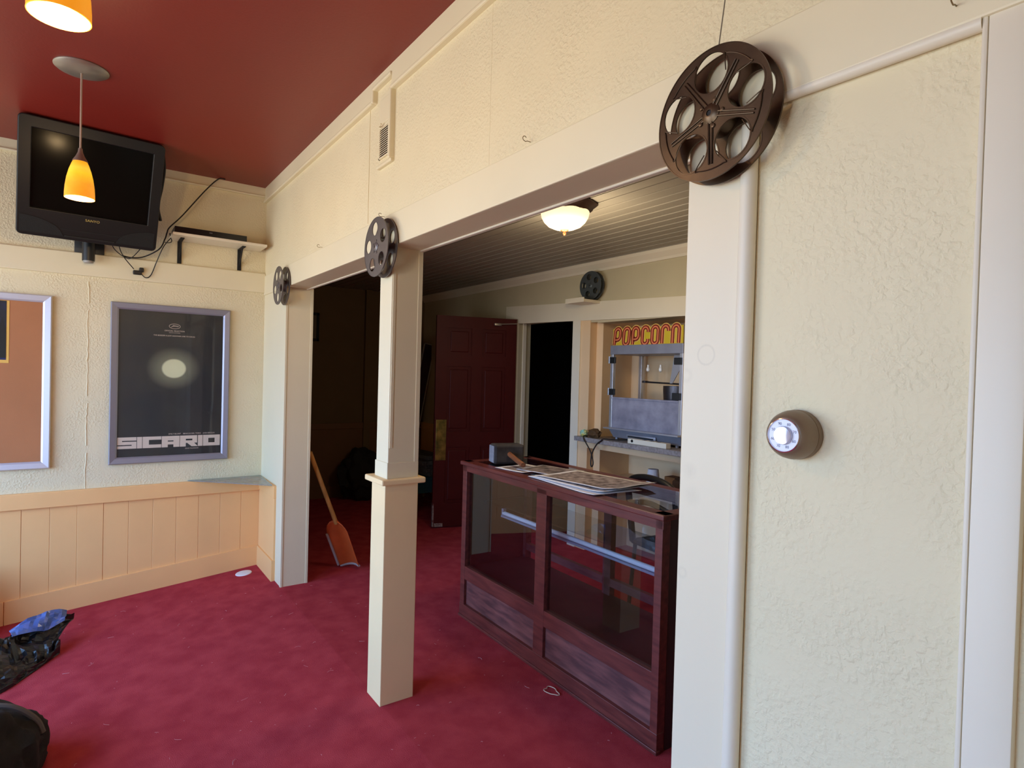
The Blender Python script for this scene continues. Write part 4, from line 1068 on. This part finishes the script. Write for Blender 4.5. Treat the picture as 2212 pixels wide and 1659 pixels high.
def crumple(b, c, r, seed, amp=0.25, freq=3.0, sub=4, flat=None, ridge=0.0):
    n0 = len(b.bm.verts)
    rr = bmesh.ops.create_icosphere(b.bm, subdivisions=sub, radius=1.0)
    for v in rr['verts']:
        d = v.co.normalized()
        k = 1 + amp * noise.noise(d * freq + Vector((seed * 3.1, seed, 0)))
        if ridge: k += ridge * (1 - abs(noise.noise(d * freq * 2.3 + Vector((seed, 7, seed))))) - ridge * 0.8
        p = Vector((c[0] + d.x * r[0] * k, c[1] + d.y * r[1] * k, c[2] + d.z * r[2] * k))
        if flat is not None and p.z < flat: p.z = flat
        v.co = p
    return b
b = B(); crumple(b, (1.035, 2.362, 1.012), (0.038, 0.030, 0.032), 3, 0.3, 2.5, 3, 0.985)
tag(build(b, 'snack_packet', mat('yellow_green_wrapper', (216, 200, 96), rough=0.4, col2=(132, 200, 190), vscale=22), smooth=True), 'crumpled yellow and green packet on the end of the counter', 'packet')
b = B(); crumple(b, (1.155, 2.368, 1.020), (0.070, 0.036, 0.040), 5, 0.35, 2.2, 3, 0.985)
tag(build(b, 'brown_pouch', mat('brown_cloth', (84, 58, 26), rough=0.8, var=0.2, vscale=12), smooth=True), 'brown cloth pouch beside the popcorn machine base', 'pouch')
# things on the shelf under the counter
cp = thing('paper_cup_stack', 'white paper cup upside down on the shelf under the counter', 'paper cup', (1.60, 2.60, 0.645))
b = B(); b.lathe([(0, 0.125), (0.040, 0.125), (0.042, 0.121), (0.056, 0.004), (0.060, 0.0), (0.054, 0.0), (0.039, 0.118), (0, 0.118)], (0, 0, 0), 'z', 28); build(b, 'cup', M_PAPER, cp)
b = B(); b.box(1.73, 1.83, 2.58, 2.68, 0.645, 0.735, bev=0.003); tag(build(b, 'small_carton', mat('brown_card', (128, 84, 40), rough=0.8)), 'small brown carton beside the white cup under the counter', 'carton')
b = B(); crumple(b, (2.10, 2.50, 0.70), (0.20, 0.13, 0.09), 9, 0.35, 2.6, 4, 0.646, 0.15)
tag(build(b, 'brown_sack', mat('dark_brown_cloth', (66, 44, 28), rough=0.8, var=0.25, vscale=9), smooth=True), 'dark brown slumped sack on the shelf under the counter', 'sack')

# black chair behind the case
ch = thing('chair', 'black plastic chair behind the display case with a curved open back', 'chair', case_pt(0.69, 0.92, 0.0), (0, 0, math.radians(-8)))
def arch(w, h, z0, n=16):
    return [(w * math.cos(math.pi * k / n), 0, z0 + h * math.sin(math.pi * k / n) ** 0.8) for k in range(n + 1)]
b = B(); P = arch(-0.215, 0.085, 0.80)
b.tube(curve_pts([(-0.205, 0.04, 0.45)] + P + [(0.205, 0.04, 0.45)], 4), 0.021, seg=12)
b.tube(curve_pts([(-0.19, 0.008, 0.70), (0, -0.01, 0.735), (0.19, 0.008, 0.70)], 6), 0.018, seg=10)
build(b, 'backrest', M_BLACKP, ch)
b = B(); b.box(-0.22, 0.22, 0.03, 0.43, 0.43, 0.465, bev=0.014); build(b, 'seat', M_BLACKP, ch)
for x in (-0.19, 0.19):
    for y, dy in ((0.05, -0.03), (0.41, 0.03)):
        b = B(); b.tube([(x, y, 0.44), (x * 1.08, y + dy, 0.0)], 0.013, seg=10); build(b, 'leg', M_BLACKP, ch)

# ---------------------------------------------------------------- shovel leaning in the left opening
sh = thing('scoop_shovel', 'orange scoop shovel with a wooden handle leaning in the left opening', 'shovel', (0.43, 0.58, 0.0))
T0 = Vector((0.44, 0.565, 0.015)); T1 = Vector((0.545, 0.205, 0.895)); ax = (T1 - T0).normalized()
J = T0 + ax * 0.37
b = B(); b.tube([J, T0 + ax * 0.6, T1 + ax * 0.012], 0.0155, seg=14); build(b, 'handle', M_WOODPALE, sh, world=True)
side = ax.cross(Vector((0.55, -0.83, 0.0))).normalized(); up = side.cross(ax).normalized()
if up.y > 0: up = -up; 
def scoop(off, rows=14, cols=10, l0=0.0, l1=0.40, w=0.095):
    g = []
    for i in range(rows + 1):
        t = i / rows; L = l0 + (l1 - l0) * t
        ww = w * (1 - 0.12 * (1 - t)) * (1.0 if t < 0.72 else math.sqrt(max(0.02, 1 - ((t - 0.72) / 0.30) ** 2)))
        row = []
        for j in range(cols + 1):
            s = -1 + 2 * j / cols
            row.append(T0 + ax * L + side * ww * s + up * (0.035 * s * s + off - 0.01))
        g.append(row)
    return g
def sheet_from(g, nm, m, th):
    b = B(); V = [[b.bm.verts.new(p) for p in r] for r in g]
    for i in range(len(V) - 1):
        for j in range(len(V[0]) - 1): b.bm.faces.new([V[i][j], V[i][j + 1], V[i + 1][j + 1], V[i + 1][j]])
    o = build(b, nm, m, sh, world=True, smooth=True, fix=False)
    q = o.modifiers.new('thick', 'SOLIDIFY'); q.thickness = th; q.offset = 0
    return o
sheet_from(scoop(0.0), 'blade', mat('orange_plastic', (206, 92, 40), rough=0.5, var=0.15, vscale=9), 0.004)
b = B(); b.tube([T0 + ax * L + side * -0.094 + up * 0.028 for L in (0.02, 0.1, 0.2, 0.3)], 0.010, seg=8); b.tube([T0 + side * s * 0.085 + up * (0.03 * s * s - 0.008) + ax * 0.008 for s in (-1, -.6, -.2, .2, .6, 1)], 0.009, seg=8)
build(b, 'edge_strip', mat('pale_plastic_edge', (176, 172, 172), rough=0.6), sh, world=True)

# ---------------------------------------------------------------- dim things behind the red door and in the left room
lb = thing('leaning_board', 'dark narrow board with pale edges leaning behind the red door', 'board', (-1.88, 2.06, 0.0))
_u = Vector((0, 0.335, 1.80)).normalized(); _v = Vector((0, 1.80, -0.335)).normalized()
def lbq(a0, a1, c0, c1, x0, x1):
    o = Vector((-1.88, 1.98, 0.045))
    P = [o + _u * a + _v * c for a, c in ((a0, c0), (a1, c0), (a1, c1), (a0, c1))]
    return [Vector((x0, p.y, p.z)) for p in P] + [Vector((x1, p.y, p.z)) for p in P]
b = B(); b.hexa(lbq(0.012, 1.84, 0.012, 0.138, -1.896, -1.880)); build(b, 'panel', mat('dark_print', (58, 30, 36), rough=0.6, var=0.3, vscale=6), lb, world=True)
b = B()
for q in ((0.0, 1.852, 0.0, 0.012), (0.0, 1.852, 0.138, 0.150), (0.0, 0.012, 0.0, 0.150), (1.84, 1.852, 0.0, 0.150)): b.hexa(lbq(q[0], q[1], q[2], q[3], -1.898, -1.877))
build(b, 'border', mat('dull_white', (176, 172, 160), rough=0.6), lb, world=True)
wt = thing('work_table', 'low wooden work table behind the middle post', 'table', (-1.25, 2.00, 0.0))
b = B(); b.box(-0.42, 0.36, -0.26, 0.26, 0.34, 0.37, bev=0.003); build(b, 'table_top', mat('teal_painted_wood', (38, 74, 70), rough=0.6, var=0.15), wt)
b = B(); b.box(-0.40, 0.34, -0.24, 0.24, 0.20, 0.34); build(b, 'apron', mat('teal_painted_wood', (38, 74, 70)), wt)
for x in (-0.38, 0.32):
    for y in (-0.22, 0.22):
        b = B(); b.tube([(x, y, 0.21), (x * 0.92, y * 0.95, 0.0)], 0.022, seg=8); build(b, 'leg', M_WOODPALE, wt)
M_PLANK = mat('weathered_planks', (96, 84, 66), rough=0.8, col2=(66, 56, 44), vscale=5, stretch=(1, 9, 9))
random.seed(11)
pk = ['lowest', 'second', 'third', 'fourth', 'topmost']
for k in range(5):
    b = B(); b.box(-0.40, 0.34, -0.12, 0.12, 0, 0.042, bev=0.003)
    o = build(b, 'plank', M_PLANK, origin=False); o.location = (-1.26 + random.uniform(-.04, .04), 2.0 + random.uniform(-.04, .04), 0.3705 + 0.043 * k); o.rotation_euler = (0, 0, math.radians(random.uniform(-7, 7)))
    tag(o, 'weathered grey plank, %s of the stack on the work table' % pk[k], 'plank', 'planks stacked on the work table')
pf = thing('picture_frame', 'small dark picture frame on the dim wall in the left opening', 'picture frame', (LX, 0.91, 1.80))
b = B()
for q in ((0.76, 0.79, 1.82, 2.145), (1.043, 1.073, 1.82, 2.145), (0.76, 1.073, 1.82, 1.85), (0.76, 1.073, 2.115, 2.145)): b.box(LX + 0.002, LX + 0.022, q[0], q[1], q[2], q[3], bev=0.002)
build(b, 'frame', M_BLACK, pf, world=True)
b = B(); b.box(LX + 0.002, LX + 0.010, 0.785, 1.05, 1.845, 2.12); build(b, 'print', mat('faded_print', (104, 88, 62), rough=0.6), pf, world=True)
b = B(); crumple(b, (-1.78, 1.50, 0.30), (0.20, 0.26, 0.31), 21, 0.35, 2.5, 4, 0.003, 0.12)
tag(build(b, 'black_sack', mat('dull_black_cloth', (22, 20, 20), rough=0.85), smooth=True), 'black sack heaped in the dark corner of the left opening', 'sack')

# ---------------------------------------------------------------- bags at the left edge of the picture
M_BIN = mat('black_bin_liner', (16, 16, 18), rough=0.32, spec=0.6, bump=0.5, bscale=18, bdist=0.01)
M_BLUE = mat('blue_bin_liner', (84, 112, 172), rough=0.22, spec=0.8, col2=(60, 86, 146), vscale=6, bump=0.35, bscale=9, bdist=0.01)
gb = thing('bin_bag', 'crumpled black bin bag lying on the carpet at the left edge', 'bin bag', (0.75, -1.50, fz(0, -1.50)))
def loft(curves, nm, m, parent, seed, amp=0.02, n=30, sub=6, lift=0.0):
    C_ = [curve_pts(c, 8) for c in curves]
    cols = []
    for j in range(n + 1):
        cols.append(curve_pts([c[int(round(j / n * (len(c) - 1)))] for c in C_], sub))
    b = B(); g = []
    for j, col in enumerate(cols):
        r = []
        for i, p in enumerate(col):
            e = 1.0 if 0 < i < len(col) - 1 else 0.3
            p = p + Vector((0.4, 0, 1)) * (amp * e * (0.6 - abs(2.2 * noise.noise((j * 0.28 + seed, i * 0.22 + j * 0.12, seed)))) + lift)
            f0 = fz(0, p.y) + 0.004
            if p.z < f0: p.z = f0
            r.append(b.bm.verts.new(p))
        g.append(r)
    for j in range(n):
        for i in range(len(g[0]) - 1): b.bm.faces.new([g[j][i], g[j + 1][i], g[j + 1][i + 1], g[j][i + 1]])
    o = build(b, nm, m, parent, world=True, smooth=False, fix=True)
    q = o.modifiers.new('thick', 'SOLIDIFY'); q.thickness = 0.003
    return o
F = lambda x, y, h: (x, y, fz(x, y) + h)
loft([[(0.62, -1.95, -0.06), (0.62, -1.60, -0.04), (0.62, -1.417, -0.004), (0.585, -1.342, 0.042), (0.545, -1.225, 0.054), (0.505, -1.133, 0.022)],
      [(0.72, -1.95, 0.02), (0.72, -1.60, 0.05), (0.71, -1.448, 0.008), (0.67, -1.380, -0.012), (0.63, -1.257, -0.036), (0.53, -1.142, 0.004)],
      [(0.85, -1.95, 0.04), (0.85, -1.60, 0.02), (0.87, -1.440, -0.040), (0.79, -1.340, -0.062), (0.72, -1.250, -0.064), (0.660, -1.200, -0.048)],
      [(1.05, -1.95, -0.1), (1.03, -1.60, -0.10), (0.97, -1.42, -0.09), (0.86, -1.330, -0.100), (0.78, -1.250, -0.095), (0.690, -1.192, -0.056)],
      [F(1.18, -1.95, 0), F(1.12, -1.60, 0), F(1.02, -1.415, 0), F(0.90, -1.318, 0), F(0.81, -1.255, 0), F(0.72, -1.193, 0.004)]],
     'body', M_BIN, gb, 4, 0.022)
bb = thing('blue_bag', 'shiny blue plastic bag lying on top of the black bin bag', 'plastic bag', (0.60, -1.30, -0.03))
loft([[(0.62, -1.417, 0.012), (0.585, -1.342, 0.056), (0.565, -1.28, 0.066), (0.545, -1.225, 0.068), (0.525, -1.170, 0.046)],
      [(0.645, -1.41, 0.010), (0.615, -1.355, 0.026), (0.60, -1.29, 0.032), (0.57, -1.23, 0.030), (0.545, -1.172, 0.026)],
      [(0.675, -1.40, 0.000), (0.655, -1.360, -0.002), (0.635, -1.30, -0.008), (0.615, -1.250, -0.018), (0.575, -1.178, 0.006)]],
     'sheet', M_BLUE, bb, 17, 0.014, n=12, sub=3, lift=0.014)
db = thing('duffel_bag', 'dark cloth duffel bag on the carpet in the lower left corner', 'bag', (1.88, -1.46, fz(0, -1.46)))
b = B(); crumple(b, (1.87, -1.450, -0.03), (0.29, 0.240, 0.215), 31, 0.16, 2.2, 5, None, 0.10)
for v in b.bm.verts:
    f0 = fz(0, v.co.y) + 0.003
    if v.co.z < f0: v.co.z = f0
build(b, 'body', mat('black_canvas', (22, 21, 20), rough=0.9, bump=0.4, bscale=250, var=0.2), db, world=True, smooth=True)
b = B(); b.tube(curve_pts([(1.84, -1.36, 0.178), (1.84, -1.310, 0.158), (1.84, -1.268, 0.124), (1.84, -1.232, 0.078), (1.845, -1.214, 0.03)], 6), 0.011, seg=8)
build(b, 'ridge_highlight', mat('highlight_grey', (96, 92, 88), rough=0.9), db, world=True)  # grey tube along the ridge stands in for the highlight on its edge

# ---------------------------------------------------------------- things farther along the poster wall, seen mirrored in the case
def carton(name, label, x0, x1, y0, y1, h, col):
    zf = fz(0, y1)
    t = thing(name, label, 'box', ((x0 + x1) / 2, (y0 + y1) / 2, fz(0, y0)))
    b = B(); b.hexa([(x0, y0, fz(0, y0)), (x1, y0, fz(0, y0)), (x1, y1, zf), (x0, y1, zf), (x0, y0, zf + h), (x1, y0, zf + h), (x1, y1, zf + h), (x0, y1, zf + h)])
    build(b, 'box_body', mat(name + '_card', col, rough=0.85, var=0.06), t, world=True)
    b = B(); b.box((x0 + x1) / 2 - 0.025, (x0 + x1) / 2 + 0.025, y0, y1, zf + h - 0.001, zf + h + 0.0008); build(b, 'tape', mat('parcel_tape', (170, 130, 80), rough=0.3), t, world=True)
carton('white_carton', 'white carton on the carpet, mirrored in the case glass', 0.06, 0.34, -1.98, -1.72, 0.42, (226, 214, 190))
carton('brown_carton', 'brown carton on the carpet, mirrored in the case glass', 0.40, 0.66, -2.35, -2.05, 0.24, (176, 122, 76))
carton('dark_crate', 'black storage box on the carpet, mirrored in the case glass', 0.06, 0.34, -2.62, -2.36, 0.40, (34, 32, 34))
carton('cream_carton', 'cream carton nearest the street wall, mirrored in the case glass', 0.06, 0.42, -3.12, -2.76, 0.46, (222, 196, 158))

# ---------------------------------------------------------------- litter on the carpet
b = B(); P = []
for k in range(25):
    a = 2 * math.pi * k / 24; r = 1 + 0.18 * math.sin(3 * a + 1) + 0.08 * math.sin(5 * a)
    P.append((2.655 + 0.032 * r * math.cos(a) * 1.25, 0.715 + 0.026 * r * math.sin(a), 0.004))
b.tube(P, 0.0022, seg=6, caps=False)
tag(build(b, 'rubber_band', mat('tan_rubber', (206, 176, 150), rough=0.6)), 'tan rubber band lying on the carpet before the display case', 'rubber band')
b = B(); random.seed(23)
def bit(x, y, L, th, a):
    z = fz(x, y) + 0.003
    P = [(x + L * t * math.cos(a + 0.7 * t), y + L * t * math.sin(a + 0.7 * t), fz(x, y + L * t * math.sin(a)) + 0.0035 + 0.002 * math.sin(3 * t)) for t in (0, 0.33, 0.66, 1)]
    b.tube(P, th, seg=5)
for k in range(150):
    x = random.uniform(0.25, 3.3); y = random.uniform(-1.25, 0.72)
    if abs(x - 2.27) < 0.12 and -0.06 < y < 0.2: continue
    if x < 0.68 and y > -0.05: continue
    if x > 1.5 and x < 2.1 and y < -1.2: continue
    bit(x, y, random.choice((0.006, 0.008, 0.012, 0.016, 0.03)), random.uniform(0.0003, 0.0009), random.uniform(0, 6.28))
tag(build(b, 'carpet_lint', mat('pale_lint', (206, 150, 148), rough=0.9)), 'pale lint and scraps scattered over the red carpet', 'lint', kind='stuff')
